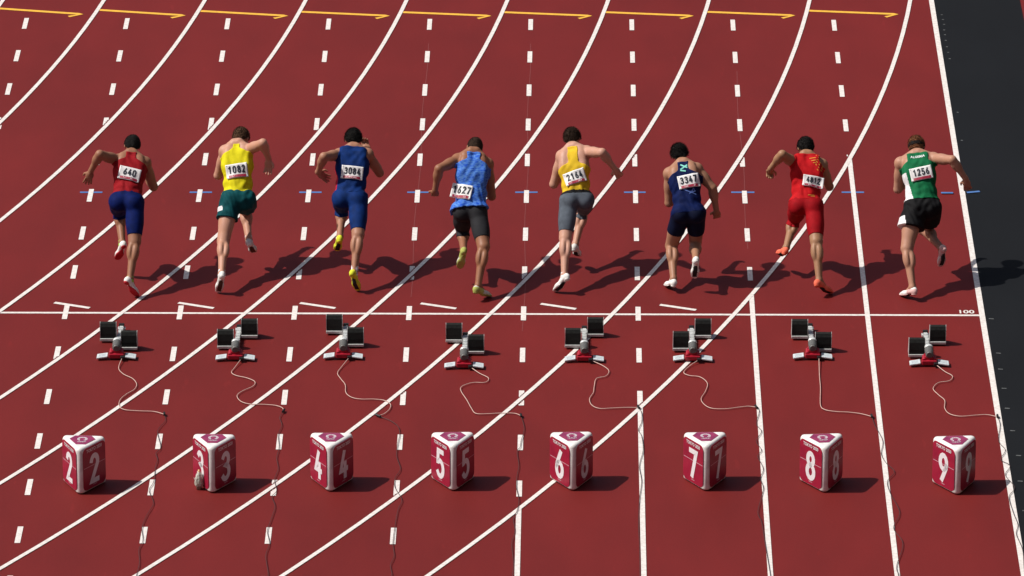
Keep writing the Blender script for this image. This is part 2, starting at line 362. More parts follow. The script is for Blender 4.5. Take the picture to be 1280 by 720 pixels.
def circle_pts(k, a0=-75, a1=0, n=90):
    R = 36.5 + 1.22 * k
    cx = bx(9) - (36.5 + 1.22 * 9)
    return [(cx + R * math.cos(math.radians(a0 + (a1 - a0) * i / n)), YT + R * math.sin(math.radians(a0 + (a1 - a0) * i / n))) for i in range(n + 1)]
def dist_curves(x, y):
    cx = bx(9) - (36.5 + 1.22 * 9)
    if y > YT: return 9
    r = math.hypot(x - cx, y - YT) - 36.5
    k = round(r / 1.22)
    return abs(r - 1.22 * k) if 0 <= k <= 9 else 9
for k in range(10):                          # curved lane lines that run out into the straight
    pts = circle_pts(k) + [(bx(k), YT + 2 + 10 * j) for j in range(9)]
    mesh('curved_lane_line', *strip(pts, 0.048, 0.0070), M_LINE, track)
mesh('start_line', *strip([(bx(0) - 1.0, 0), (bx(9) - 0.024, 0)], 0.046, 0.0030), M_LINE, track)
R9 = 36.5 + 1.22 * 9
for k in (5, 6, 7, 8, 9):                    # solid lines of the chute, outside the bend
    if k == 9: ytop = 100
    else:
        o = bx(9) - bx(k); ytop = YT - math.sqrt(2 * R9 * o - o * o)
    mesh('straight_lane_line', *strip([(bx(k), -40), (bx(k), ytop)], 0.060 if k == 9 else 0.052, 0.0052), M_LINE, track)
for k in range(0, 9):                        # broken lines of the straight, inside the bend
    o = bx(9) - bx(k)
    yc = YT - math.sqrt(2 * R9 * o - o * o)
    for j in range(-9, 9):
        yc0 = 0.017 + 1.212 * j
        y0, y1 = yc0 - 0.205, yc0 + 0.205
        if y1 < yc - 0.05: continue
        nx, ny = 4, 24
        vs, fs = [], []
        cells = []
        near = any(dist_curves(bx(k), yy) < 0.25 for yy in np.linspace(y0, y1, 9))
        if not near:
            vs = [(bx(k) - .0275, y0, .004), (bx(k) + .0275, y0, .004), (bx(k) + .0275, y1, .004), (bx(k) - .0275, y1, .004)]
            fs = [(0, 1, 2, 3)]
        else:                                # the paint stops short of the curved line on both sides
            for a in range(nx):
                for b in range(ny):
                    xa = bx(k) - .0275 + .055 * a / nx; xb = xa + .055 / nx
                    ya = y0 + .41 * b / ny; yb = ya + .41 / ny
                    if dist_curves((xa + xb) / 2, (ya + yb) / 2) < 0.042: continue
                    n0 = len(vs)
                    vs += [(xa, ya, .004), (xb, ya, .004), (xb, yb, .004), (xa, yb, .004)]
                    fs.append((n0, n0 + 1, n0 + 2, n0 + 3))
        if fs: mesh('lane_dash', vs, fs, M_LINE, track)
for (a, b) in ARROWS:                        # yellow change-over arrows, one in each curved lane
    a = Vector((a[0], a[1])); b = Vector((b[0], b[1]))
    d = (b - a).normalized(); n = Vector((d.y, -d.x))
    w = 0.033
    vs = [a + n * w, a - n * w, b - d * .06 - n * w, b, b - d * .04 + n * w]
    bv = [b + d * .005, b - d * .05 + n * .02, b - d * .165 + n * .105, b - d * .13 + n * .145]
    mesh('yellow_arrow', [(v.x, v.y, 0.0035) for v in vs] + [(v.x, v.y, 0.0041) for v in bv], [(0, 1, 2, 3, 4), (5, 6, 7, 8)], M_YELLOW, track)
for (a, b) in SLANTS:
    mesh('stagger_mark', *strip([a, b], 0.052, 0.0035), M_LINE, track)
for (a, b) in BLUES[:8] + [((4.640, 3.79), (4.775, 3.79)), ((4.93, 3.80), (5.075, 3.84))]:
    mesh('blue_mark', *strip([a, b], 0.045, 0.0026 if a[0] < 4.5 else 0.0125), M_BLUE, track)
vs, fs = text_mesh('100', 0.095, 0.003)
sx = 0.158 / (max(v[0] for v in vs) - min(v[0] for v in vs))
mesh('distance_numerals', [(HUNDRED[0] + v[0] * sx, HUNDRED[1] + 0.085 + v[1], 0.0035) for v in vs], fs, M_LINE, track)
for i, (x, y) in enumerate(TICKS):
    w = 0.05 if y < 5 else 0.022
    mesh('survey_tick', *strip([(x, y), (x + w, y - 0.008)], 0.022, 0.0075), M_PALE, runoff)
for k, y0, y1 in ((5, -0.5, 9), (4, 0.5, 9), (7, 2, 8)):
    mesh('chalk_line', *strip([(bx(k) + 0.012 * math.sin(y * 1.7), y) for y in np.linspace(y0, y1, 20)], 0.006, 0.0018), M_CHALK, track)

# ------------------------------------------------------------------ lane number boxes
M_WHITE = mat('white_shell_plastic', (0.78, 0.77, 0.745), 0.45, 0.10, 14)
M_CRIM = mat('crimson_panel', (0.37, 0.011, 0.042), 0.38, 0.16, 7, color2=(0.27, 0.008, 0.034))
M_PRINT = mat('white_print', (0.80, 0.78, 0.80), 0.5, 0.04, 20)
M_PINKP = mat('pale_pink_print', (0.62, 0.36, 0.42), 0.5, 0.05, 20)
M_PURP = mat('purple_panel', (0.33, 0.035, 0.105), 0.38, 0.15, 9, color2=(0.22, 0.022, 0.085))
TS, TR, TH = 0.325, 0.048, 0.487            # side between corner centres, corner radius, height
def tri_ring(r, z, grow=0.0, seg=6):
    c = [Vector((0, -TS / math.sqrt(3))), Vector((TS / 2, TS / (2 * math.sqrt(3)))), Vector((-TS / 2, TS / (2 * math.sqrt(3))))]
    out = []
    for i, p in enumerate(c):
        mid = -90 + 120 * i
        for s in range(seg + 1):
            a = math.radians(mid - 60 + 120 * s / seg)
            out.append((p.x + (r + grow) * math.cos(a), p.y + (r + grow) * math.sin(a), z))
    return out
def ring_solid(rings):
    vs, fs = [], []
    n = len(rings[0])
    for i, rg in enumerate(rings):
        vs += rg
        if i:
            for s in range(n):
                fs.append(((i - 1) * n + s, (i - 1) * n + (s + 1) % n, i * n + (s + 1) % n, i * n + s))
    fs.append(tuple(range(n))[::-1]); fs.append(tuple(range((len(rings) - 1) * n, len(rings) * n)))
    return vs, fs
rings = [tri_ring(TR - .012, 0.004), tri_ring(TR - .003, 0.010), tri_ring(TR, .022)] + \
        [tri_ring(TR, TH - .034), tri_ring(TR - .004, TH - .020), tri_ring(TR - .013, TH - .008), tri_ring(TR - .026, TH - .002), tri_ring(TR - .042, TH)]
shell_me = bpy.data.meshes.new('shell')
v_, f_ = ring_solid(rings)
shell_me.from_pydata(v_, [], f_); shell_me.materials.append(M_WHITE)
shell_me.polygons.foreach_set('use_smooth', [len(p.vertices) == 4 for p in shell_me.polygons])

def rounded_rect(w, h, r, seg=5):
    out = []
    for cx, cy, a0 in ((w / 2 - r, h / 2 - r, 0), (-w / 2 + r, h / 2 - r, 90), (-w / 2 + r, -h / 2 + r, 180), (w / 2 - r, -h / 2 + r, 270)):
        for s in range(seg + 1):
            a = math.radians(a0 + 90 * s / seg)
            out.append((cx + r * math.cos(a), cy + r * math.sin(a)))
    return out
def slab(outline, t):
    n = len(outline)
    vs = [(x, y, 0) for x, y in outline] + [(x * .996, y * .996, t) for x, y in outline]
    return vs, [tuple(range(n, 2 * n))] + [(i, (i + 1) % n, n + (i + 1) % n, n + i) for i in range(n)]
PW, PH = TS + 0.038, TH - 0.038
panel_me = bpy.data.meshes.new('number_panel')
v_, f_ = slab(rounded_rect(PW, PH, 0.055), 0.0025)
panel_me.from_pydata(v_, [], f_); panel_me.materials.append(M_CRIM)
def tri_outline(s, cut):
    c = [Vector((0, -s / math.sqrt(3))), Vector((s / 2, s / (2 * math.sqrt(3)))), Vector((-s / 2, s / (2 * math.sqrt(3))))]
    out = []
    for i in range(3):
        p, q_, r_ = c[i], c[(i + 1) % 3], c[i - 1]
        out += [tuple(p + (r_ - p).normalized() * cut), tuple(p + (q_ - p).normalized() * cut)]
    return out
top_me = bpy.data.meshes.new('top_panel')
v_, f_ = slab(tri_outline(TS + 0.03, 0.095), 0.003)
top_me.from_pydata(v_, [], f_); top_me.materials.append(M_PURP)

def face_matrix(i):
    """frame on side face i of the lane box: x along the face, y up, z outward"""
    a = math.radians(-90 + 60 + 120 * i)     # outward direction of face i (between corners i and i+1)
    n = Vector((math.cos(a), math.sin(a), 0)); z = Vector((0, 0, 1)); x = z.cross(n)
    d = TS / (2 * math.sqrt(3)) + TR
    m = Matrix((x, z, n)).transposed().to_4x4()
    m.translation = n * d + Vector((0, 0, TH / 2))
    return m
BOX_TURN = {'2': -3.5, '3': -2, '4': -1, '5': 2.3, '6': 3, '7': 1.9, '8': 4.8, '9': 3.8}      # each box stands a little askew
def lane_box(num, loc):
    t_ = math.radians(BOX_TURN[num]); h_ = TS / math.sqrt(3) + TR
    root = empty('lane_number_box', (loc[0] + 0.35 * h_ * math.sin(t_), loc[1] + h_ * math.cos(t_), 0.0075))
    root.rotation_euler.z = t_
    s = bpy.data.objects.new('shell', shell_me); COL.objects.link(s); s.parent = root
    for i in range(3):
        fm = face_matrix(i)
        p = bpy.data.objects.new('number_panel', panel_me); COL.objects.link(p); p.parent = root
        p.matrix_local = fm
        gv, gf = glyph_mesh(num, 0.318, 0.053, 1.02)
        o = mesh('numeral', [(x, y - 0.02, 0.0045 + z) for x, y, z in gv], gf, M_PRINT, p)
        tv, tf = text_mesh('TOKYO 2020', 0.033, 0.0012, 1.05)
        sx_ = 0.245 / (max(v[0] for v in tv) - min(v[0] for v in tv))
        mesh('lettering', [(v[0] * sx_, v[1] + PH / 2 - 0.038, 0.0045) for v in tv], tf, M_PRINT, p)
        lv = [(-.03, -PH / 2 + .03, .0045), (.03, -PH / 2 + .03, .0045), (.03, -PH / 2 + .036, .0045), (-.03, -PH / 2 + .036, .0045)]
        mesh('small_print', lv, [(0, 1, 2, 3)], M_PINKP, p)
        lv = [(-PW / 2 + .01, 0.012, .0031), (PW / 2 - .01, 0.012, .0031), (PW / 2 - .01, 0.018, .0031), (-PW / 2 + .01, 0.018, .0031)]
        mesh('seam_line', lv, [(0, 1, 2, 3)], M_PINKP, p)
    t = bpy.data.objects.new('top_panel', top_me); COL.objects.link(t); t.parent = root
    t.location = (0, 0, TH)
    # ring emblem: a wreath of small chequers above a row of rings
    ev, ef = [], []
    for ring_i, (r0, r1) in enumerate(((0.030, 0.041), (0.043, 0.052))):
        for s_ in range(15):
            a0 = math.radians(-60 + s_ * 20 + ring_i * 10); a1 = a0 + math.radians(13)
            n0 = len(ev)
            ev += [(r * math.cos(a), .012 + r * math.sin(a), 0.0045) for r, a in ((r0, a0), (r1, a0), (r1, a1), (r0, a1))]
            ef.append((n0, n0 + 1, n0 + 2, n0 + 3))
    for j in range(5):
        cx_, cy_ = (j - 2) * 0.017, -0.058 - (0.008 if j % 2 else 0)
        for s_ in range(12):
            a0 = 2 * math.pi * s_ / 12; a1 = 2 * math.pi * (s_ + 1) / 12
            n0 = len(ev)
            ev += [(cx_ + r * math.cos(a), cy_ + r * math.sin(a), 0.0045 + 0.0003 * j) for r, a in ((.0075, a0), (.0105, a0), (.0105, a1), (.0075, a1))]
            ef.append((n0, n0 + 1, n0 + 2, n0 + 3))
    mesh('emblem', ev, ef, M_PRINT, t)
    return root
neigh = {'2': 'behind the runner in red singlet', '3': 'a wrapped bottle leaning at its left', '4': 'behind the runner in all blue',
         '5': 'behind the runner in streaked blue', '6': 'behind the runner in golden yellow', '7': 'behind the runner in navy',
         '8': 'behind the runner in all red', '9': 'nearest the black strip'}
for num, loc in zip('23456789', BOXES):
    tag(lane_box(num, loc), f'crimson lane box with a white {num}, {neigh[num]}', 'lane marker', 'lane number boxes behind the starting blocks')

# ------------------------------------------------------------------ starting blocks
M_ALU = mat('brushed_aluminium', (0.62, 0.64, 0.63), 0.4, 0.15, 60, metal=0.15)
M_PAD = mat('black_rubber_pad', (0.012, 0.013, 0.012), 0.75, 0.3, 50, bump=0.4, bscale=300, spec=0.25)
M_FRAME = mat('pale_grey_casting', (0.46, 0.46, 0.45), 0.5, 0.12, 30)
M_REDB = mat('red_painted_metal', (0.36, 0.010, 0.026), 0.4, 0.15, 30)
M_GREYP = mat('grey_speaker_plastic', (0.11, 0.11, 0.105), 0.55, 0.25, 60)
M_FOOT = mat('white_foot_plate', (0.60, 0.66, 0.68), 0.4, 0.08, 30)
M_BLACK = mat('black_plastic', (0.01, 0.01, 0.01), 0.5, 0.2, 40)
W = 0.174
prof = [(0.0, 0.028), (-0.002, 0.09), (0.004, 0.165), (0.018, 0.200), (0.040, 0.213), (0.060, 0.203), (0.080, 0.170), (0.115, 0.10), (0.150, 0.03)]   # y, z of the pad from its back foot over the top
def pedal_meshes():
    pv, pf = [], []
    n = len(prof)
    for sx_ in (-1, 1):
        pv += [(sx_ * (W / 2 - 0.007), y, z) for y, z in prof]
    for i in range(n - 1): pf.append((i, i + 1, n + i + 1, n + i))
    pf += [tuple(range(n))[::-1], tuple(range(n, 2 * n)), (0, n, 2 * n - 1, n - 1)]
    me = bpy.data.meshes.new('pad'); me.from_pydata(pv, [], pf); me.materials.append(M_PAD)
    bm = bmesh.new()
    box_bm(bm, -W / 2, W / 2, -0.018, 0.004, 0.012, 0.040, .004)         # rear bar
    for sx_ in (-1, 1):
        for i in range(1, n):                                             # side cheeks follow the pad
            (y0, z0), (y1, z1) = prof[i - 1], prof[i]
            cx_ = sx_ * (W / 2 - 0.0025)
            vv = [bm.verts.new((cx_ + dx, y, z)) for dx in (-.002, .002) for y, z in ((y0 - .003, z0), (y1 - .003, z1 + .003), (0.07, 0.03))]
            bm.faces.new((vv[0], vv[1], vv[2])); bm.faces.new((vv[3], vv[5], vv[4])); bm.faces.new((vv[0], vv[3], vv[4], vv[1]))
    box_bm(bm, -W / 2, W / 2, 0.004, 0.150, 0.012, 0.030, .003)
    fr = bpy.data.meshes.new('pedal_frame'); bm.to_mesh(fr); bm.free(); fr.materials.append(M_FRAME)
    bm = bmesh.new()
    for j in range(3): box_bm(bm, -W / 2 + .012, W / 2 - .012, 0.010 - .022, 0.020 - .022, 0.060 + j * .04, 0.066 + j * .04)
    rb = bpy.data.meshes.new('pad_ribs'); bm.to_mesh(rb); bm.free(); rb.materials.append(M_PAD)
    return me, fr, rb
PAD, PFR, PRB = pedal_meshes()
def add(name, me, parent, loc=(0, 0, 0)):
    o = bpy.data.objects.new(name, me); COL.objects.link(o); o.parent = parent; o.location = loc
    return o
def shared(name, build, material, smooth=False):
    bm = bmesh.new(); build(bm); me = bpy.data.meshes.new(name); bm.normal_update(); bm.to_mesh(me); bm.free(); me.materials.append(material)
    if smooth: me.polygons.foreach_set('use_smooth', [True] * len(me.polygons))
    return me
def rail_b(bm):
    box_bm(bm, -.020, .020, .16, .88, .012, .052, .005)
    for j in range(12): box_bm(bm, -.026, .026, .30 + j * .045, .318 + j * .045, .050, .060, .002)
    box_bm(bm, -.040, .040, .84, .90, .006, .030, .004)
RAIL = shared('rail', rail_b, M_ALU)
def unit_b(bm):
    box_bm(bm, -.078, .078, .015, .10, .012, .060, .010)
    box_bm(bm, -.052, .052, .050, .165, .030, .095, .014)
    for s in (-1, 1):
        cyl_bm(bm, (s * .055, .045, .055), (s * .055, .11, .085), .022, .016)
UNIT = shared('red_housing', unit_b, M_REDB)
def spk_b(bm):
    cyl_bm(bm, (0, .05, .118), (0, .17, .128), .042, .046, 20)
    cyl_bm(bm, (0, .036, .117), (0, .05, .118), .030, .040, 20)
SPK = shared('speaker', spk_b, M_GREYP)
def dome_b(bm):
    r = bmesh.ops.create_uvsphere(bm, u_segments=16, v_segments=10, radius=.045)
    for v in r['verts']: v.co = Vector((v.co.x, .205 + v.co.y * .9, .142 + v.co.z * .75))
DOME = shared('silver_cover', dome_b, M_ALU, True)
def foot_b(s):
    def f(bm):
        box_bm(bm, *((.092, .205) if s > 0 else (-.205, -.092)), -.002, .112, .006, .024, .006)
        for y in (.02, .045, .07): box_bm(bm, *((.115, .185) if s > 0 else (-.185, -.115)), y, y + .006, .0235, .0275, .001)
        for v in bm.verts: v.co.z += .012 * (1 - (abs(v.co.x) - .092) / .113) + .003; v.co.y += .016 * (1 - (abs(v.co.x) - .092) / .113)
    return f
FOOTS = [shared('foot_plate', foot_b(-1), M_FOOT), shared('foot_plate', foot_b(1), M_FOOT)]
PLUG = shared('cable_socket', lambda bm: box_bm(bm, .045, .085, -.02, .03, .012, .045, .006), M_BLACK)
TIP = shared('rail_end_cap', lambda bm: box_bm(bm, -.028, .028, .86, .90, .03, .07, .006), M_BLACK)
def starting_block(L, R, F):
    root = empty('starting_block', (F[0], F[1], 0.009))
    add('rail', RAIL, root); add('red_housing', UNIT, root); add('speaker', SPK, root); add('silver_cover', DOME, root)
    for me in FOOTS: add('foot_plate', me, root)
    add('cable_socket', PLUG, root); add('rail_end_cap', TIP, root)
    for P in (L, R):
        lx_ = P[0] - F[0]
        s = -1 if lx_ < 0 else 1
        p = add('pedal', PFR, root, (s * 0.118, P[1] - F[1] + 0.018, 0.0))
        add('pad', PAD, p)
        # arm to the rail
        bm = bmesh.new(); box_bm(bm, *sorted((-s * .028, -s * .098)), .04, .10, .016, .044, .004)
        bm_obj('mounting_arm', bm, M_ALU, p)
    return root
who = ['runner in red singlet', 'runner in lemon singlet', 'runner in all blue', 'runner in streaked blue', 'runner in golden yellow', 'runner in navy', 'runner in all red', 'runner in green']
for i, (L, R, F) in enumerate(BLOCKS):
    lead = 'left' if L[1] > R[1] else 'right'
    tag(starting_block(L, R, F), f'starting block behind the {who[i]}, its {lead} pedal set forward', 'starting block', 'starting blocks on the start line')

# ------------------------------------------------------------------ cables
M_CABLE = mat('pale_cable', (0.62, 0.42, 0.36), 0.5, 0.06, 30)
M_CABLED = mat('dark_cable', (0.055, 0.030, 0.030), 0.6, 0.2, 40)
for i, (A, B) in enumerate(CABLES):
    root = empty('block_cable', (A[0][0], A[0][1], 0.012))
    off = Vector(root.location)
    F = BLOCKS[i][2]
    A2 = [(F[0] + .065, F[1] + .01, .035)] + [(x, y, 0.016) for x, y in A[1:]]
    v_, f_ = tube([(x - off.x, y - off.y, z - off.z) for x, y, z in A2], 0.0042)
    mesh('pale_lead', v_, f_, M_CABLE, root, True)
    v_, f_ = tube([(x - off.x, y - off.y, 0.0155 - off.z) for x, y in B], 0.0030)
    mesh('dark_lead', v_, f_, M_CABLED, root, True)
    bm = bmesh.new()
    d = (Vector(B[1]) - Vector(B[0])).normalized() * .035
    cyl_bm(bm, (B[0][0] - d.x - off.x, B[0][1] - d.y - off.y, .022 - off.z), (B[0][0] + d.x - off.x, B[0][1] + d.y - off.y, .022 - off.z), .012)
    bm_obj('connector', bm, M_BLACK, root)
    tag(root, f'thin pale cable curling from the starting block of the {who[i]}', 'cable', 'cables trailing from the starting blocks')

# ------------------------------------------------------------------ wrapped bottle beside lane box 3
def plastic(name, color, alpha_mix=0.55):
    m = mat(name, color, 0.25, 0.15, 60, bump=0.8, bscale=60, dist=0.01)
    nt = m.node_tree; b = nt.nodes['Principled BSDF']
    tr = nt.nodes.new('ShaderNodeBsdfTransparent'); mx = nt.nodes.new('ShaderNodeMixShader')
    mx.inputs[0].default_value = alpha_mix
    nt.links.new(tr.outputs[0], mx.inputs[1]); nt.links.new(b.outputs[0], mx.inputs[2])
    nt.links.new(mx.outputs[0], nt.nodes['Material Output'].inputs['Surface'])
    return m
M_CLEAR = plastic('crumpled_clear_plastic', (0.72, 0.75, 0.66), 0.60)
M_CAPY = mat('cream_orange_cap', (0.75, 0.50, 0.25), 0.5, 0.1, 30)
M_WATER = mat('green_grey_bottle', (0.20, 0.24, 0.17), 0.3, 0.3, 40)
root = empty('wrapped_bottle', (BAG[0], BAG[1] + 0.03, 0.004))
bm = bmesh.new()
for (z0, z1, ra, rb) in ((0, .10, .030, .034), (.10, .135, .034, .022), (.135, .165, .022, .014)):
    cyl_bm(bm, (0, 0, z0), (0, 0, z1), ra, rb, 12)
bm_obj('bottle', bm, M_WATER, root, True)
bm = bmesh.new(); cyl_bm(bm, (0, 0, .165), (-.003, 0, .205), .015, .008, 12); bm_obj('cap', bm, M_CAPY, root, True)
bm = bmesh.new()
r = bmesh.ops.create_icosphere(bm, subdivisions=3, radius=1.0)
for v in r['verts']:
    c = v.co.normalized()
    k = 1 + 0.12 * math.sin(c.x * 9 + c.z * 7) * math.cos(c.y * 8 - c.z * 5) + random.uniform(-.03, .03)
    v.co = Vector((c.x * (.044 - .010 * c.z) * k, c.y * .040 * k, .095 + c.z * .094 * (0.9 + 0.1 * k)))
bm_obj('plastic_wrap', bm, M_CLEAR, root)
tag(root, 'small drink bottle in crumpled clear wrap at the left foot of lane box 3', 'bottle')

# ------------------------------------------------------------------ unseen stadium, its seats and roof added to cut low sky light
M_SEAT = mat('mottled_seat_rows', (0.10, 0.105, 0.08), 0.7, 0.5, 0.9, color2=(0.22, 0.19, 0.14))
M_ROOF = mat('dark_timber_roof', (0.09, 0.065, 0.045), 0.8, 0.2, 0.4)
M_CONC = mat('stadium_concrete', (0.22, 0.21, 0.20), 0.8, 0.12, 0.3)
def oval(grow, z, n=72):
    x0, x1, y0, y1, r = -112, 22, -50, 168, 48
    out = []
    for cx, cy, a0 in ((x1 - r, y1 - r, 0), (x0 + r, y1 - r, 90), (x0 + r, y0 + r, 180), (x1 - r, y0 + r, 270)):
        for s_ in range(n // 4 + 1):
            a = math.radians(a0 + 90 * s_ / (n // 4))
            out.append((cx + (r + grow) * math.cos(a), cy + (r + grow) * math.sin(a), z))
    return out
def loft(rings_):
    vs, fs = [], []
    n = len(rings_[0])
    for i, rg in enumerate(rings_):
        vs += rg
        if i: fs += [((i - 1) * n + s_, (i - 1) * n + (s_ + 1) % n, i * n + (s_ + 1) % n, i * n + s_) for s_ in range(n)]
    return vs, fs
steps = [oval(0, -.04), oval(0, 1.6)]  # tiers out of view, added to block the sky near the horizon
for i in range(38):
    steps += [oval(1 + i * .95, 1.6 + i * .46), oval(1.95 + i * .95, 1.6 + i * .46)]
tag(mesh('unseen_seating_bowl', *loft(steps), M_SEAT), 'unseen rows of seats added round the track to cut low sky light', kind='structure')
tag(mesh('unseen_stadium_roof', *loft([oval(12, 27.0), oval(12, 27.8), oval(52, 31.8), oval(52, 30.6), oval(12, 27.0)]), M_ROOF), 'unseen timber roof added over the seats to cut sky light', kind='structure')  # roof out of view, added to hold back skylight from the sides
tag(mesh('outer_wall', *loft([oval(50, -.04), oval(50, 30.5), oval(50.6, 30.5), oval(50.6, -.04)]), M_CONC), 'outer wall of the stadium', kind='structure')

# ------------------------------------------------------------------ sculpting by blended volumes
VOX = 0.0068
def nrm(v):
    v = np.asarray(v, float); return v / (np.linalg.norm(v) + 1e-12)
class Field:
    """a signed distance grid that volumes are smoothly merged into"""
    def __init__(s, lo, hi, h=VOX):
        s.h = h; s.lo = np.array(lo, float)
        s.n = np.ceil((np.array(hi) - s.lo) / h).astype(int) + 1
        s.d = np.full(tuple(s.n), 0.2, np.float32)
    def block(s, lo, hi):
        a = np.clip(np.floor((np.array(lo) - s.lo) / s.h).astype(int), 0, s.n)
        b = np.clip(np.ceil((np.array(hi) - s.lo) / s.h).astype(int) + 1, 0, s.n)
        if (b <= a).any(): return None
        ax = [np.float32(s.lo[i]) + np.arange(a[i], b[i], dtype=np.float32) * np.float32(s.h) for i in range(3)]
        X = (ax[0][:, None, None], ax[1][None, :, None], ax[2][None, None, :])
        return tuple(slice(a[i], b[i]) for i in range(3)), X
    def merge(s, lo, hi, fn, k=0.015, mode='u'):
        m = 0.045 + k
        bl = s.block(np.array(lo) - m, np.array(hi) + m)
        if bl is None: return
        sl, X = bl
        e = fn(X); d = s.d[sl]
        if mode == 'u':
            hh = np.clip(0.5 + 0.5 * (d - e) / k, 0, 1)
            s.d[sl] = d * (1 - hh) + e * hh - k * hh * (1 - hh)
        else:                                     # carve
            e = -e
            hh = np.clip(0.5 - 0.5 * (d - e) / k, 0, 1)
            s.d[sl] = d * (1 - hh) + e * hh + k * hh * (1 - hh)
    def cap(s, a, b, ra, rb, k=0.015, mode='u', flat=None):
        a = np.asarray(a, float); b = np.asarray(b, float)
        r = max(ra, rb)
        ab = b - a; L2 = float(ab @ ab) + 1e-9
        def fn(X):
            p = [X[i] - np.float32(a[i]) for i in range(3)]
            t = np.clip((p[0] * ab[0] + p[1] * ab[1] + p[2] * ab[2]) / L2, 0, 1)
            q = [p[i] - t * np.float32(ab[i]) for i in range(3)]
            d2 = q[0] ** 2 + q[1] ** 2 + q[2] ** 2
            if flat is not None:                  # thinner along the direction flat[0] by the factor flat[1]
                n_, fk = flat
                c = q[0] * n_[0] + q[1] * n_[1] + q[2] * n_[2]
                d2 = d2 + (fk * fk - 1) * c * c
            return (np.sqrt(d2) - (ra + (rb - ra) * t)).astype(np.float32)
        s.merge(np.minimum(a, b) - r, np.maximum(a, b) + r, fn, k, mode)
    def ell(s, c, axes, rad, k=0.02, mode='u'):
        c = np.asarray(c, float); A = np.asarray(axes, float); rad = np.asarray(rad, float)
        R = rad.max()
        def fn(X):
            p = [X[i] - np.float32(c[i]) for i in range(3)]
            g = [sum(p[i] * np.float32(A[j][i]) for i in range(3)) for j in range(3)]
            k0 = np.sqrt(sum((g[j] / rad[j]) ** 2 for j in range(3)))
            k1 = np.sqrt(sum((g[j] / rad[j] ** 2) ** 2 for j in range(3))) + 1e-6
            return (k0 * (k0 - 1) / k1).astype(np.float32)
        s.merge(c - R, c + R, fn, k, mode)
    def coords(s):
        return s.block(s.lo, s.lo + s.n * s.h)[1]

def blur(a, r=3, times=2):
    for _ in range(times):
        for ax in range(3):
            c = np.cumsum(np.pad(a, [(r + 1, r) if i == ax else (0, 0) for i in range(3)], mode='edge'), axis=ax, dtype=np.float64)
            hi_ = [slice(None)] * 3; lo_ = [slice(None)] * 3
            hi_[ax] = slice(2 * r + 1, None); lo_[ax] = slice(0, -(2 * r + 1))
            a = ((c[tuple(hi_)] - c[tuple(lo_)]) / (2 * r + 1)).astype(np.float32)
    return a

CORN = np.array([[i, j, k] for i in (0, 1) for j in (0, 1) for k in (0, 1)])
EDG = [(a, b) for a in range(8) for b in range(a + 1, 8) if np.abs(CORN[a] - CORN[b]).sum() == 1]
def surface(d, lo, h):
    """naive surface nets: grid -> vertices, quads"""
    ins = d < 0
    n = np.array(d.shape)
    c8 = np.zeros(tuple(n - 1), np.int8)
    for i, j, k in CORN:
        c8 += ins[i:n[0] - 1 + i, j:n[1] - 1 + j, k:n[2] - 1 + k]
    act = (c8 > 0) & (c8 < 8)
    idx = np.argwhere(act)
    if len(idx) == 0: return np.zeros((0, 3)), np.zeros((0, 4), int)
    num = np.full(act.shape, -1, np.int32)
    num[act] = np.arange(len(idx))
    V = np.stack([d[idx[:, 0] + c[0], idx[:, 1] + c[1], idx[:, 2] + c[2]] for c in CORN], 1)
    acc = np.zeros((len(idx), 3)); cnt = np.zeros(len(idx))
    for a, b in EDG:
        m = (V[:, a] < 0) != (V[:, b] < 0)
        t = V[m, a] / (V[m, a] - V[m, b])
        acc[m] += CORN[a] + t[:, None] * (CORN[b] - CORN[a]); cnt[m] += 1
    P = lo + (idx + acc / cnt[:, None]) * h
    quads = []
    for ax in range(3):
        o1, o2 = [(1, 2), (2, 0), (0, 1)][ax]
        sa = [slice(None)] * 3; sb = [slice(None)] * 3
        sa[ax] = slice(0, n[ax] - 1); sb[ax] = slice(1, n[ax])
        A, B = ins[tuple(sa)], ins[tuple(sb)]
        e = np.argwhere(A != B)
        e = e[(e[:, o1] > 0) & (e[:, o2] > 0) & (e[:, o1] < n[o1] - 1) & (e[:, o2] < n[o2] - 1)]
        flip = A[e[:, 0], e[:, 1], e[:, 2]]
        q = []
        for da, db in ((0, 0), (-1, 0), (-1, -1), (0, -1)):
            f = e.copy(); f[:, o1] += da; f[:, o2] += db
            q.append(num[f[:, 0], f[:, 1], f[:, 2]])
        q = np.stack(q, 1)
        q[~flip] = q[~flip][:, ::-1]
        quads.append(q)
    Q = np.concatenate(quads)
    return P, Q[(Q >= 0).all(1)]

def np_mesh(name, P, Q, mats, parent, matidx=None, origin=(0, 0, 0)):
    me = bpy.data.meshes.new(name)
    P = P - np.array(origin)
    me.vertices.add(len(P)); me.vertices.foreach_set('co', P.astype(np.float32).ravel())
    me.loops.add(len(Q) * 4); me.loops.foreach_set('vertex_index', Q.astype(np.int32).ravel())
    me.polygons.add(len(Q))
    me.polygons.foreach_set('loop_start', np.arange(0, len(Q) * 4, 4, dtype=np.int32))
    me.update(calc_edges=True)
    for m in mats: me.materials.append(m)
    if matidx is not None: me.polygons.foreach_set('material_index', matidx.astype(np.int32))
    me.polygons.foreach_set('use_smooth', [True] * len(Q))
    o = bpy.data.objects.new(name, me); COL.objects.link(o); o.parent = parent
    return o

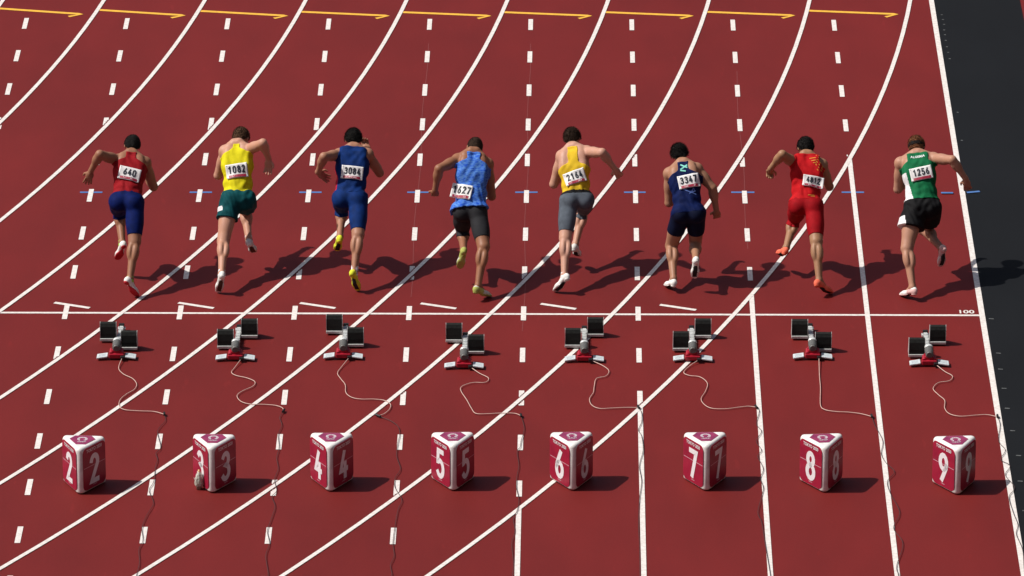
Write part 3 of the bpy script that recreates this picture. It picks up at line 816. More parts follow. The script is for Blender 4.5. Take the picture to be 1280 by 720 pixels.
# ------------------------------------------------------------------ sprinters
def fabric(name, c, c2=None, scale=16, rough=0.6, var=0.12, stretch=None):
    return mat(name, c, max(rough, .75), var, scale, bump=0.25, bscale=500, color2=c2, spec=0.10, dist=0.0008, stretch=stretch)
M_BIB = mat('white_bib_paper', (0.80, 0.79, 0.78), 0.55, 0.03, 30)
M_INK = mat('dark_ink', (0.015, 0.020, 0.030), 0.6)
M_BIBRED = mat('crimson_bib_band', (0.32, 0.015, 0.045), 0.5, 0.05, 30)
M_EYEW = mat('eye_white', (0.7, 0.68, 0.65), 0.3)
M_IRIS = mat('dark_iris', (0.03, 0.02, 0.01), 0.2)
def skin_mat(name, c):
    m = mat(name, (c[0] * .86, c[1] * .76, c[2] * .68), 0.5, 0.10, 14, bump=0.12, bscale=220, color2=(c[0] * 0.86, c[1] * 0.78, c[2] * 0.76), dist=0.001, spec=0.3)
    return m
def hair_mat(name, c):
    return mat(name, c, 0.8, 0.7, 70, bump=1.0, bscale=160, dist=0.012, spec=0.2)

def sprinter(J, spec):
    """one runner, sculpted round his joints; every part is a child of the empty at his feet"""
    J = {k: np.array(v) for k, v in J.items()}
    allp = np.array(list(J.values()))
    foot = J['toe' + spec['planted']]
    root = empty('person', (foot[0], foot[1], 0.0))
    O = (foot[0], foot[1], 0.0)
    lo = allp.min(0) - 0.16; hi = allp.max(0) + 0.17
    lo[2] = max(lo[2], -0.03)
    P0 = (J['hipL'] + J['hipR']) / 2
    N = J['neck']; w = nrm(N - P0); T = np.linalg.norm(N - P0)
    uh = nrm(J['hipR'] - J['hipL']); us = nrm(J['shR'] - J['shL'])
    def frame(s):
        u = nrm(uh * (1 - s) + us * s); u = nrm(u - (u @ w) * w)
        return u, np.cross(w, u), w
    def sp(s, a=0.0, b=0.0):                      # a point at spine height s, a to his right, b to his front
        u, f, _ = frame(s)
        arch = 0.018 * math.sin(math.pi * min(max(s, 0), 1))
        return P0 + w * (s * T) + u * a + f * (b - arch)
    B_ = spec.get('build', 1.0)
    F = Field(lo, hi)
    TOR = Field(lo, hi)                           # trunk only, for cutting the clothes
    def trunk(G, e=0.0):
        def E(s, a, b, r, k=.03): G.ell(sp(s, a, b), frame(s), np.array(r) * B_ + e, k)
        E(.04, 0, .0, (.168, .115, .115)); E(.30, 0, .008, (.152, .108, .16)); E(.60, 0, .012, (.170, .118, .18)); E(.80, 0, .01, (.176, .104, .10))
        for s_ in (-1, 1):
            hp = J['hipR'] if s_ > 0 else J['hipL']
            u, f, _ = frame(0)
            G.ell(hp - u * s_ * .006 - f * .046 - w * .015, frame(0), np.array((.092, .084, .100)) * B_ + e, .03)
            E(.63, s_ * .105, -.025, (.058, .075, .14), .03)
            E(.80, s_ * .085, -.062, (.060, .036, .080), .025)
            E(.74, s_ * .075, .085, (.075, .045, .07), .025)
            E(.25, s_ * .042, -.070, (.032, .028, .15), .02)
    trunk(F); trunk(TOR)
    F.cap(sp(.22, 0, -.130), sp(.92, 0, -.118), .018, .016, .030, 'c')
    for s_ in (-1, 1):
        F.cap(sp(.70, s_ * .045, -.128), sp(.86, s_ * .055, -.116), .010, .010, .022, 'c')
        F.ell(sp(.93, s_ * .075, -.045), frame(.93), (.060, .030, .040), .018)
    hu = nrm(J['head'] - N + w * 0.05 + np.array((0, 0, .05)))
    hr = nrm(us - (us @ hu) * hu); hf = np.cross(hu, hr)
    turn = math.radians(spec.get('turn', 0))
    hr, hf = nrm(hr * math.cos(turn) + hf * math.sin(turn)), nrm(hf * math.cos(turn) - hr * math.sin(turn))
    H = J['head'] * .92 + N * .08
    HA = np.array([hr, hf, hu])
    nb = sp(.97, 0, .0)
    F.cap(nb, H - hu * .06 - hf * .015, .062, .054, .02)
    # trapezius and shoulders
    for s_, sh, el, wr, ha in ((-1, 'shL', 'elL', 'wrL', 'haL'), (1, 'shR', 'elR', 'wrR', 'haR')):
        Sh, El, Wr, Ha = J[sh], J[el], J[wr], J[ha]
        u, f, _ = frame(1)
        Sj = Sh - u * s_ * .012
        F.cap(sp(1.02, s_ * .03, -.02), Sj + w * .012, .046, .046, .03)
        F.cap(sp(.84, s_ * .09, 0), Sj, .068, .058, .03)
        F.ell(Sj + u * s_ * .004, frame(1), (.065, .066, .070), .02)
        ax = nrm(El - Sj)
        F.cap(Sj, El, .060, .047, .02)
        bend = nrm(np.cross(np.cross(ax, nrm(Wr - El)), ax) + 1e-6)       # side the forearm folds to
        mid = Sj + (El - Sj) * .52
        F.ell(mid + bend * .014, np.array([nrm(np.cross(bend, ax)), bend, ax]), (.051, .047, .090), .02)
        F.ell(Sj + (El - Sj) * .42 - bend * .014, np.array([nrm(np.cross(bend, ax)), bend, ax]), (.052, .046, .090), .02)
        F.cap(El, El + ax * .004, .042, .042, .012)
        fa = nrm(Wr - El)
        bx_ = nrm(np.cross(fa, u))
        F.cap(El, Wr, .043, .031, .015)
        F.ell(El + (Wr - El) * .28, np.array([nrm(np.cross(bx_, fa)), bx_, fa]), (.053, .048, .082), .02)
        # hand: palm, four fingers and a thumb
        hd = nrm(Ha - Wr)
        side = nrm(np.cross(hd, -f if abs(hd @ f) < .8 else w))           # across the palm
        pn = np.cross(side, hd)                                           # palm normal
        if pn @ (P0 + w * .3 - Wr) < 0: pn = -pn
        side = np.cross(hd, pn)
        F.cap(Wr - hd * .01, Wr + hd * .03, .028, .029, .010)
        F.ell(Wr + hd * .055, np.array([side, pn, hd]), (.045, .021, .052), .010)
        curl = spec.get('curl' + sh[-1], 1.0)
        for q, (off, L) in enumerate(((-.031, .066), (-.0105, .076), (.0105, .072), (.030, .058))):
            p = Wr + hd * .092 + side * off - pn * 0
            d = hd.copy(); ang = curl * (.45 + .08 * q)
            dd = nrm(d + side * off * (2.5 + 9 * max(0, .8 - curl)))
            for seg, r_ in ((.42, .0112), (.32, .0105), (.26, .0098)):
                c_, s2 = math.cos(ang), math.sin(ang)
                dn = nrm(dd * c_ + pn * s2)
                p2 = p + dn * L * seg * 1.15
                F.cap(p, p2, r_, r_ * .93, .004)
                p = p2; ang += curl * .55; 
        tb = Wr + hd * .030 - side * .030 + pn * .006
        t1 = tb + nrm(hd * .7 - side * .75 + pn * .35) * .042
        t2 = t1 + nrm(hd * .9 - side * .15 + pn * .45) * .032
        F.cap(tb, t1, .0135, .0115, .006); F.cap(t1, t2, .0132, .0095, .004)
    # legs
    shoes = []
    for sfx in 'LR':
        Hp, K, A, Te = J['hip' + sfx], J['knee' + sfx], J['ank' + sfx], J['toe' + sfx]
        th = nrm(K - Hp); shn = nrm(A - K)
        u, f, _ = frame(0)
        fr = nrm(f - (f @ th) * th) if abs(f @ th) < .95 else nrm(-w)
        x_ = np.cross(fr, th)
        kb = nrm(np.cross(x_, shn)); 
        if kb @ fr < 0 and abs(kb @ fr) > .2: kb = -kb
        kf = nrm(kb - (kb @ shn) * shn)                                   # front of the shin
        xs = np.cross(kf, shn)
        Lt = np.linalg.norm(K - Hp); Ls = np.linalg.norm(A - K)
        F.cap(Hp, K, .100 * B_, .069, .025)
        F.ell(Hp + th * Lt * .45 + fr * .022, np.array([x_, fr, th]), (.083 * B_, .074, .17), .03)
        F.ell(Hp + th * Lt * .50 - fr * .024, np.array([x_, fr, th]), (.077 * B_, .066, .16), .03)
        F.ell(K + kf * .012, np.array([xs, kf, shn]), (.055, .053, .060), .02)
        F.cap(K, A, .058, .035, .02)
        for sd_, off, l_ in ((-1, .021, .30), (1, .020, .27)):
            F.ell(K + shn * Ls * l_ - kf * .024 + xs * sd_ * off * 1.15, np.array([xs, kf, shn]), (.046, .052, .104), .018)
        F.cap(K + shn * Ls * .16 - kf * .074, K + shn * Ls * .48 - kf * .066, .006, .005, .020, 'c')
        F.cap(K + shn * Ls * .45 - kf * .018, A - kf * .022, .030, .015, .015)     # achilles
        for sd_ in (-1, 1): F.ell(A + xs * sd_ * .026, np.array([xs, kf, shn]), (.012, .014, .016), .01)
        v = Te - A; vh = nrm(v)
        n_ = -shn - (-shn @ vh) * vh
        n_ = nrm(n_) if np.linalg.norm(n_) > .12 else nrm(kf - (kf @ vh) * vh)
        # nudge: keep foot frame sensible
        c_, s_ = math.cos(math.radians(23)), math.sin(math.radians(23))
        fa_ = nrm(c_ * vh + s_ * n_); fn = nrm(c_ * n_ - s_ * vh); fx = np.cross(fa_, fn)
        F.cap(A, A + fa_ * .09 - fn * .045, .034, .028, .02)
        shoes.append((sfx, A, fa_, fn, fx, shn))
    # head
    F.ell(H + hu * .018 - hf * .006, HA, (.076, .096, .092), .02)
    F.ell(H - hu * .045 + hf * .035, HA, (.055, .055, .062), .025)
    F.ell(H - hu * .085 + hf * .068, HA, (.024, .020, .018), .02)
    F.cap(H + hu * .012 + hf * .092, H - hu * .022 + hf * .113, .009, .014, .008)
    for s_ in (-1, 1):
        F.ell(H - hu * .024 + hf * .102 + hr * s_ * .011, HA, (.008, .009, .007), .006)
        F.ell(H + hu * .012 + hf * .086 + hr * s_ * .032, HA, (.020, .010, .012), .008, 'c')
        F.ell(H + hu * .028 + hf * .086 + hr * s_ * .030, HA, (.022, .010, .007), .008)
        F.ell(H - hu * .008 + hr * s_ * .079 - hf * .004, HA, (.009, .019, .032), .006)
        F.ell(H - hu * .012 + hf * .070 + hr * s_ * .040, HA, (.020, .020, .018), .02)
    F.ell(H - hu * .052 + hf * .093, HA, (.025, .010, .006), .006)
    F.ell(H - hu * .062 + hf * .090, HA, (.021, .011, .007), .006)
    P, Q = surface(F.d, F.lo, F.h)
    body = np_mesh('body', P, Q, [spec['skin']], root, None, O)
    for s_ in (-1, 1):
        bm = bmesh.new(); c = H + hu * .012 + hf * .084 + hr * s_ * .031 - np.array(O)
        bmesh.ops.create_uvsphere(bm, u_segments=12, v_segments=8, radius=.0125, matrix=Matrix.Translation(c))
        e = bm_obj('eye', bm, M_EYEW, root, True)
        bm = bmesh.new(); c2 = c + hf * .0085
        bmesh.ops.create_uvsphere(bm, u_segments=10, v_segments=6, radius=.0062, matrix=Matrix.Translation(c2))
        bm_obj('iris', bm, M_IRIS, e, True)

    # coordinates of every grid point in the trunk frame
    X = F.coords()
    def lin(c, a): return sum((X[i] - np.float32(c[i])) * np.float32(a[i]) for i in range(3))
    u1, f1, _ = frame(.6)
    S_ = lin(P0, w) / np.float32(T)
    Ucoord = lin(sp(.6), u1); Fcoord = lin(sp(.6), f1)
    ph = spec.get('phase', 0.0)
    wr_noise = (np.sin(lin(P0, u1) * 38 + 2.2 * np.sin(S_ * 9 + ph)) * np.sin(S_ * 14 + 3 * np.sin(Ucoord * 16 + ph)) + .7 * np.sin(S_ * 34 + Ucoord * 40 + 2.5 * np.sin(Ucoord * 25 + ph)) * np.sin(Ucoord * 30 - S_ * 12 + ph) * (S_ < .45)).astype(np.float32)
    # hair
    hx, hy, hz = lin(H, hr), lin(H, hf), lin(H, hu)
    HF = Field(lo, hi)
    th_ = spec.get('hair_thick', .012) - .001
    HF.ell(H + hu * .018 - hf * .006, HA, (.077 + th_, .098 + th_, .094 + th_), .02)
    HF.ell(H - hu * .045 - hf * .036, HA, (.064 + th_ * .6, .054 + th_ * .6, .055), .03)
    d = np.maximum(HF.d, (0.86 * (hy - .052) - 0.5 * (hz - .020)))
    jag = .004 * np.sin(hx * 330) * np.sin(hx * 127 + 1) + .003 * np.sin(hx * 75 + 2)
    d = np.maximum(d, -(hz + spec.get('nape', .098) + jag))
    d = np.maximum(d, -(hz + .005 + 1.6 * np.maximum(-hy - .01, 0)))       # clear of the ears, lower at the back
    d = d + 0.0022 * np.sin(hx * 210 + 3 * np.sin(hz * 60)) * np.sin(hy * 190 + 1) * np.sin(hz * 200 + 2 * np.sin(hx * 70)) + .0015 * np.sin(hx * 90 + 1) * np.sin(hy * 80)
    if 'braids' in spec:
        HB = Field(lo, hi)
        for a_ in (-.035, -.012, .012, .035):
            p = H - hf * .085 + hr * a_ + hu * .02
            q_ = p - hu * .085 + hf * .0 + hr * a_ * .2
            HB.cap(p, q_, .014, .012, .006); HB.cap(q_, q_ - w * .05, .012, .009, .006)
        d = np.minimum(d, HB.d)
    sl_ = tuple(slice(0, n) for n in F.n)
    Ph, Qh = surface(d.astype(np.float32), F.lo, F.h)
    # loose ends over the whole head break its outline
    e1, e2 = Ph[Qh[:, 1]] - Ph[Qh[:, 0]], Ph[Qh[:, 2]] - Ph[Qh[:, 0]]
    qn = np.cross(e1, e2); qn /= np.linalg.norm(qn, axis=1)[:, None] + 1e-9
    pick = rng.permutation(len(Qh))[:2600]
    bc = Ph[Qh[pick]].mean(1)
    outw = qn[pick] * np.sign(((bc - H) * qn[pick]).sum(1))[:, None]
    keep = ((bc - H) * outw).sum(1) > .03
    bc, outw = bc[keep], outw[keep]
    ln = .7 * spec.get('strand', .015) * (.5 + rng.rand(len(bc)))[:, None]
    side_ = rng.randn(len(bc), 3); side_ -= (side_ * outw).sum(1)[:, None] * outw; side_ /= np.linalg.norm(side_, axis=1)[:, None]
    tipd = outw * .75 - hu * .25 - hf * .35 + rng.randn(len(bc), 3) * .28
    tip_ = bc + tipd / np.linalg.norm(tipd, axis=1)[:, None] * ln
    nP = len(Ph)
    Ph = np.concatenate([Ph, bc - side_ * .0022, bc + side_ * .0022, tip_ + side_ * .0006, tip_ - side_ * .0006])
    m_ = len(bc); ii = np.arange(m_) + nP
    Qh = np.concatenate([Qh, np.stack([ii, ii + m_, ii + 2 * m_, ii + 3 * m_], 1)])
    np_mesh('hair', Ph, Qh, [spec['hair']], root, None, O)
    if 'headband' in spec:
        d = np.maximum(HF.d - .004, np.abs(hz * .95 - hy * .22 - .002) - .023)
        d = np.maximum(d, -(HF.d + .006))
        Pb, Qb = surface(d.astype(np.float32), F.lo, F.h)
        np_mesh('headband', Pb, Qb, [spec['headband']], root, None, O)

    # singlet
    st = spec['top']
    off = st.get('offset', .008)
    flare = st.get('flare', 0.0)
    Tb = blur(np.minimum(TOR.d, .08), 4)
    dd = np.minimum(F.d - off * .95, Tb - off)  - np.maximum(0, .45 - S_) * flare
    dt = TOR.d - off - .024 - np.maximum(0, .5 - S_) * .10 - np.maximum(0, .45 - S_) * flare
    d = np.maximum(dd, dt)
    half = st['strap'] + np.clip((st.get('arm', .84) - S_) / .22, 0, 1) ** 1.3 * .30
    if st.get('centre'): pass
    neckcut = S_ - (st.get('neck', .99) + .055 - np.clip(Fcoord + .02, 0, .2) * .9)
    d = np.maximum(d, (np.abs(Ucoord - st.get('shift', 0)) - half) * .8)
    d = np.maximum(d, neckcut * T * .8)
    hem = st['hem'] + st.get('hem_tilt', 0) * Ucoord
    d = np.maximum(d, (hem - S_) * T)
    # a cloth is a skin, hollow inside
    d = d + wr_noise * st.get('wrinkle', .0038)
    # keep it off the neck and arms
    Ps, Qs = surface(d.astype(np.float32), F.lo, F.h)
    fc = Ps[Qs].mean(1)
    uu = (fc - sp(.6)) @ u1; ss = ((fc - P0) @ w) / T; ff = (fc - sp(.6)) @ f1
    mi = np.zeros(len(fc), int)
    mats = [st['mat']]
    for z, m_ in st.get('zones', []):
        mats.append(m_); mi[z(uu, ss, ff)] = len(mats) - 1
    singlet = np_mesh('singlet', Ps, Qs, mats, root, mi, O)
    bvh_v = [Vector(p) for p in (Ps - np.array(O))]
    bvh = BVHTree.FromPolygons(bvh_v, [tuple(q) for q in Qs.tolist()])

    # shorts or tights
    sh = spec['bottom']
    offb = sh.get('offset', .006)
    LG = Field(lo, hi)
    u, f, _ = frame(0)
    for sfx in 'LR':
        Hp, K = J['hip' + sfx], J['knee' + sfx]
        if sh.get('loose'):
            th = nrm(K - Hp)
            LG.cap(Hp - th * .02 - f * .01, Hp + (K - Hp) * .60, .110 * B_, .100 + sh['loose'], .03)
        else:
            LG.cap(Hp, K, .175, .120, .01)
    PEL = Field(lo, hi)
    PEL.ell(P0 + w * .03, frame(0), (.23, .21, .19), .02)
    if sh.get('loose'):
        PE = Field(lo, hi)
        PE.ell(sp(.04), frame(0), (.176 * B_ + .008, .128, .125), .02)
        for s_, hp in ((-1, J['hipL']), (1, J['hipR'])):
            PE.ell(hp - u * s_ * .012 - f * .048 - w * .015, frame(0), np.array((.100, .090, .105)) * B_ + .008, .05)
        base = np.minimum(blur(np.minimum(np.minimum(PE.d, LG.d), .08), 4) - .004, np.maximum(F.d - .006, PEL.d))
        region = np.minimum(LG.d - .02, PEL.d)
        base = base + wr_noise * .006
    else:
        base = F.d - offb
        region = np.minimum(LG.d, PEL.d)
    d = np.maximum(base, region)
    d = np.maximum(d, (S_ - sh['waist']) * T)
    tl = {}
    dcaps = {}
    for sfx in 'LR':
        Hp, K = J['hip' + sfx], J['knee' + sfx]
        ab = K - Hp; L2 = ab @ ab
        t = lin(Hp, ab) / np.float32(L2)
        tc_ = np.clip(t, 0, 1.3)
        q = [X[i] - np.float32(Hp[i]) - tc_ * np.float32(ab[i]) for i in range(3)]
        dcaps[sfx] = np.sqrt(q[0] ** 2 + q[1] ** 2 + q[2] ** 2)
        tl[sfx] = (t - sh['cut' + sfx]) * math.sqrt(L2)
    cut = np.where(dcaps['L'] < dcaps['R'], tl['L'], tl['R'])
    d = np.maximum(d, cut)
    # nothing of the arms
    Pt, Qt = surface(d.astype(np.float32), F.lo, F.h)
    fc = Pt[Qt].mean(1)
    mi = np.zeros(len(fc), int); mats = [sh['mat']]
    ss = ((fc - P0) @ w) / T; uu = (fc - P0) @ uh
    sdist = (fc - P0)
    for z, m_ in sh.get('zones', []):
        mats.append(m_); mi[z(uu, ss, fc, J)] = len(mats) - 1
    np_mesh('shorts', Pt, Qt, mats, root, mi, O)

    # shoes and socks on their own finer grid
    low = 9.0
    for (sfx, A, fa_, fn, fx, shn) in shoes:
        heel = A - fa_ * .055 - fn * .078
        tip = A + fa_ * .205 - fn * .078
        pts = np.array([heel, tip, A + shn * -.07])
        G = Field(pts.min(0) - .06, pts.max(0) + .06, .0052)
        AX = np.array([fx, fa_, fn])
        G.ell(A - fa_ * .030 - fn * .045, AX, (.034, .038, .046), .012)
        G.cap(A - fa_ * .02 - fn * .04, A + fa_ * .10 - fn * .058, .036, .036, .015, flat=(fn, 1.25))
        G.ell(A + fa_ * .120 - fn * .060, AX, (.047, .060, .034), .015)
        G.ell(A + fa_ * .165 - fn * .066, AX, (.036, .046, .024), .015)
        G.cap(A + fa_ * .0 - fn * .01, A + fa_ * .06 - fn * .040, .034, .030, .015)
        Xg = G.coords()
        def ling(c, a): return sum((Xg[i] - np.float32(c[i])) * np.float32(a[i]) for i in range(3))
        hN, hA = ling(A, fn), ling(A, fa_)
        up_ = np.maximum(G.d, -(hN + .078))
        up_ = np.maximum(up_, hN - (.004 - .05 * np.clip(hA, 0, .1)))
        Pq, Qq = surface(up_.astype(np.float32), G.lo, G.h)
        fcq = Pq[Qq].mean(1)
        m2 = np.zeros(len(fcq), int)
        smats = list(spec['shoe'][:1])
        if len(spec['shoe']) > 2:
            smats.append(spec['shoe'][2]); m2[((fcq - A) @ fa_ > .06) | ((fcq - A) @ fn > -.02)] = 1
        shoe = np_mesh('shoe', Pq, Qq, smats, root, m2, O)
        so = G.d - .004
        so = np.maximum(so, -(hN + .091 - np.maximum(hA - .10, 0) * .12))
        so = np.maximum(so, hN + .074 - np.maximum(hA - .14, 0) * .15)
        Pq, Qq = surface(so.astype(np.float32), G.lo, G.h)
        fcq = Pq[Qq].mean(1) - A
        m3 = np.zeros(len(fcq), int) if spec.get('plain_sole') else ((np.abs(fcq @ fx) > .024) | (fcq @ fa_ < .02) | (fcq @ fa_ > .18)).astype(int)
        np_mesh('sole', Pq, Qq, [spec['shoe'][1], spec['shoe'][0]], shoe, m3, O)
        low = min(low, float(Pq[:, 2].min()))
        bm = bmesh.new()
        for k_ in range(4):                        # laces
            c0 = A + fa_ * (.050 + .018 * k_) - fn * (.012 + .0065 * k_)
            a_ = c0 - fx * .020 - np.array(O); b_ = c0 + fx * .020 - np.array(O)
            cyl_bm(bm, a_, b_, .0026, None, 6)
        bm_obj('laces', bm, spec.get('lace', M_BIB), shoe)
        if 'sock' in spec:
            G2 = Field(A - .10, A + .10, .0052)
            G2.cap(A - shn * spec.get('sock_h', .05), A + fa_ * .01 - fn * .02, .0385, .040, .01)
            X2 = G2.coords()
            e = sum((X2[i] - np.float32(A[i])) * np.float32(-shn[i]) for i in range(3)) - spec.get('sock_h', .05)
            Pq, Qq = surface(np.maximum(G2.d, e).astype(np.float32), G2.lo, G2.h)
            np_mesh('sock', Pq, Qq, [spec['sock']], root, None, O)

    root.location = (O[0], O[1] + 2.2 * (low - .002), .002 - low)     # the planted spike touches the track
    # race bib, laid on the back of the singlet, and its printed number
    bu, bs, bw, bh, brot = spec['bib']
    c0 = sp(bs, bu) - np.array(O)
    ub, fb, wb = frame(bs)
    cr, sr = math.cos(math.radians(brot)), math.sin(math.radians(brot))
    ex, ey = ub * cr + wb * sr, wb * cr - ub * sr
    cache = {}
    def hit(x, y):
        o = Vector(c0 + ex * x + ey * y - fb * .5)
        loc, n, i, dist = bvh.ray_cast(o, Vector(fb), 1.0)
        return dist if loc is not None else None
    def sheet(G_, wth, hgt, cx, cy, nx=13, ny=9):
        D = np.zeros((ny, nx)); ok = np.zeros((ny, nx), bool)
        for j in range(ny):
            for i in range(nx):
                r_ = hit(cx + (i / (nx - 1) - .5) * wth, cy + (j / (ny - 1) - .5) * hgt)
                if r_ is not None: D[j, i] = r_; ok[j, i] = True
        med = np.median(D[ok]) if ok.any() else .4
        D[~ok] = med + .04
        D = np.clip(D, med - .05, med + .06)
        for _ in range(2):                        # paper bridges small folds
            Dp = np.pad(D, 1, mode='edge')
            D = np.minimum(D, (Dp[:-2, 1:-1] + Dp[2:, 1:-1] + Dp[1:-1, :-2] + Dp[1:-1, 2:]) / 4)
        def at(x, y, lift):
            fx_ = min(max((x - cx) / wth + .5, 0), .9999) * (nx - 1); fy_ = min(max((y - cy) / hgt + .5, 0), .9999) * (ny - 1)
            i, j = int(fx_), int(fy_); a, b = fx_ - i, fy_ - j
            dd_ = D[j, i] * (1 - a) * (1 - b) + D[j, i + 1] * a * (1 - b) + D[j + 1, i] * (1 - a) * b + D[j + 1, i + 1] * a * b
            edge = max(0, abs(x - cx) / wth * 2 - .8) + max(0, -(y - cy) / hgt * 2 - .7)
            return c0 + ex * x + ey * y + fb * (dd_ - .5 - lift - edge * .02)
        return at
    at = sheet(None, bw, bh, 0, 0)
    nx, ny = 16, 11
    vs = []
    for layer in (.0095, .0080):
        for j in range(ny + 1):
            for i in range(nx + 1):
                vs.append(at((i / nx - .5) * bw, (j / ny - .5) * bh, layer))
    n1 = (nx + 1) * (ny + 1)
    q = [(j * (nx + 1) + i, j * (nx + 1) + i + 1, (j + 1) * (nx + 1) + i + 1, (j + 1) * (nx + 1) + i) for j in range(ny) for i in range(nx)]
    fs = q + [tuple(n1 + k for k in reversed(z)) for z in q]
    rim = [i for i in range(nx + 1)] + [(j * (nx + 1) + nx) for j in range(1, ny + 1)] + [ny * (nx + 1) + i for i in range(nx - 1, -1, -1)] + [j * (nx + 1) for j in range(ny - 1, 0, -1)]
    for a_, b_ in zip(rim, rim[1:] + rim[:1]): fs.append((b_, a_, n1 + a_, n1 + b_))
    bib = mesh('race_bib', vs, fs, M_BIB, root, True)
    bib.data.materials.append(M_BIBRED)
    gv, gf = glyph_mesh(spec['number'], bh * .53, bh * .095, .98 if len(spec['number']) > 3 else 1.05, .22)
    mesh('bib_number', [at(x, y + bh * .10, .0132 + z) for x, y, z in gv], gf, M_INK, bib)
    bx0, bx1, by0, by1 = -bw * .40, bw * .40, -bh * .46, -bh * .27
    nb_ = 12
    vs = [at(bx0 + (bx1 - bx0) * i / nb_, y, .0132) for y in (by0, by1) for i in range(nb_ + 1)]
    mesh('bib_band', vs, [(i, i + 1, nb_ + 2 + i, nb_ + 1 + i) for i in range(nb_)], M_BIBRED, bib)
    tv, tf = text_mesh('TOKYO 2020', bh * .10, 0.0006)
    mesh('bib_lettering', [at(v[0], v[1] + (by0 + by1) / 2, .0142) for v in tv], tf, M_PRINT, bib)
    for sx_ in (-1, 1):                            # safety pins
        for sy_ in (-1, 1):
            bm = bmesh.new(); p = at(sx_ * bw * .46, sy_ * bh * .44, .012)
            bmesh.ops.create_uvsphere(bm, u_segments=6, v_segments=4, radius=.0035, matrix=Matrix.Translation(p))
            bm_obj('pin', bm, M_ALU, bib)
    # printed marks on the back of the singlet
    for name_, kind_, (mu, ms), size, m_, payload in spec.get('marks', []):
        c_save = c0
        def atm(x, y, lift=.0035):
            o = sp(ms, mu) - np.array(O) + ub * x + wb * y
            loc, n, i, dist = bvh.ray_cast(Vector(o - fb * .5), Vector(fb), 1.0)
            return (o - fb * .5 + fb * (dist - lift)) if loc is not None else None
        if kind_ == 'text':
            tv, tf = text_mesh(payload, size[1], .001)
            k_ = size[0] / (max(v[0] for v in tv) - min(v[0] for v in tv))
            pts_ = [atm(v[0] * k_, v[1] + size[2] * (v[0] * k_) ** 2) for v in tv]
        elif kind_ == 'line':
            tv, tf = [], []
            for line in payload:
                dense = []
                for a_, b_ in zip(line, line[1:]):
                    for t in range(6): dense.append((a_[0] + (b_[0] - a_[0]) * t / 6, a_[1] + (b_[1] - a_[1]) * t / 6))
                dense.append(line[-1])
                v2, f2 = strip(dense, size[0], 0); n0 = len(tv)
                tv += v2; tf += [tuple(n0 + i for i in f_) for f_ in f2]
            pts_ = [atm(v[0], v[1]) for v in tv]
        good = [p is not None for p in pts_]
        tf = [f_ for f_ in tf if all(good[i] for i in f_)]
        pts_ = [p if p is not None else np.zeros(3) for p in pts_]
        if tf: mesh(name_, pts_, tf, m_, singlet)
    return root

S_TAN = skin_mat('tanned_skin', (0.36, 0.185, 0.115)); S_LIGHT = skin_mat('light_skin', (0.60, 0.345, 0.25)); S_MED = skin_mat('medium_skin', (0.44, 0.235, 0.155))
S_BROWN = skin_mat('brown_skin', (0.34, 0.165, 0.095)); S_PALE = skin_mat('pale_skin', (0.62, 0.37, 0.28)); S_WARM = skin_mat('warm_skin', (0.43, 0.24, 0.155))
S_OLIVE = skin_mat('olive_skin', (0.40, 0.235, 0.14)); S_FAIR = skin_mat('fair_skin', (0.50, 0.285, 0.20))
H_BLACK = hair_mat('black_hair', (0.010, 0.009, 0.008)); H_RUST = hair_mat('reddish_brown_hair', (0.21, 0.085, 0.038)); H_BROWN = hair_mat('brown_hair', (0.105, 0.055, 0.030)); H_DARKB = hair_mat('dark_brown_hair', (0.038, 0.021, 0.013))
F_RED = fabric('red_singlet_fabric', (0.31, 0.011, 0.017), (0.24, 0.008, 0.012)); F_NAVY = fabric('royal_blue_fabric', (0.003, 0.012, 0.105), (0.002, 0.008, 0.065))
F_YEL = fabric('lemon_yellow_fabric', (0.74, 0.66, 0.015), (0.62, 0.56, 0.01)); F_TEAL = fabric('dark_teal_fabric', (0.004, 0.075, 0.085), (0.003, 0.05, 0.058))
F_BLUE = fabric('mid_blue_fabric', (0.005, 0.030, 0.155), (0.004, 0.021, 0.10)); F_STREAK = fabric('streaked_blue_fabric', (0.012, 0.075, 0.50), (0.11, 0.27, 0.64), 30, stretch=(1, .5, 3.2))
F_BLACKT = fabric('black_tights_fabric', (0.024, 0.024, 0.027), rough=.5); F_GOLD = fabric('golden_yellow_fabric', (0.74, 0.50, 0.030), (0.64, 0.42, 0.02))
F_GREY = fabric('slate_grey_fabric', (0.105, 0.125, 0.155), (0.075, 0.09, 0.11)); F_DNAVY = fabric('dark_navy_fabric', (0.004, 0.012, 0.075), (0.003, 0.008, 0.05))
F_INK = fabric('ink_navy_fabric', (0.004, 0.007, 0.026)); F_SCAR = fabric('scarlet_fabric', (0.52, 0.010, 0.014), (0.42, 0.007, 0.011)); F_SCAR2 = fabric('deep_scarlet_fabric', (0.33, 0.005, 0.010), (0.26, 0.004, 0.008))
F_GREEN = fabric('green_fabric', (0.010, 0.17, 0.065), (0.007, 0.12, 0.045)); F_BLK = fabric('black_shorts_fabric', (0.010, 0.010, 0.011), rough=.7)
F_WHITE = fabric('white_fabric', (0.75, 0.75, 0.76)); F_ORANGE = fabric('gold_orange_print', (0.70, 0.30, 0.05)); F_LBLUE = fabric('pale_blue_print', (0.10, 0.16, 0.42)); F_AQUA = fabric('aqua_print', (0.22, 0.62, 0.52))
F_CRIMP = fabric('crimson_side_panel', (0.45, 0.02, 0.05))
K_WHITE = fabric('white_shoe_upper', (0.78, 0.77, 0.74)); K_RED = fabric('red_shoe', (0.50, 0.030, 0.04)); K_LIME = fabric('lime_shoe', (0.35, 0.62, 0.10)); K_YEL = fabric('yellow_shoe', (0.72, 0.74, 0.05))
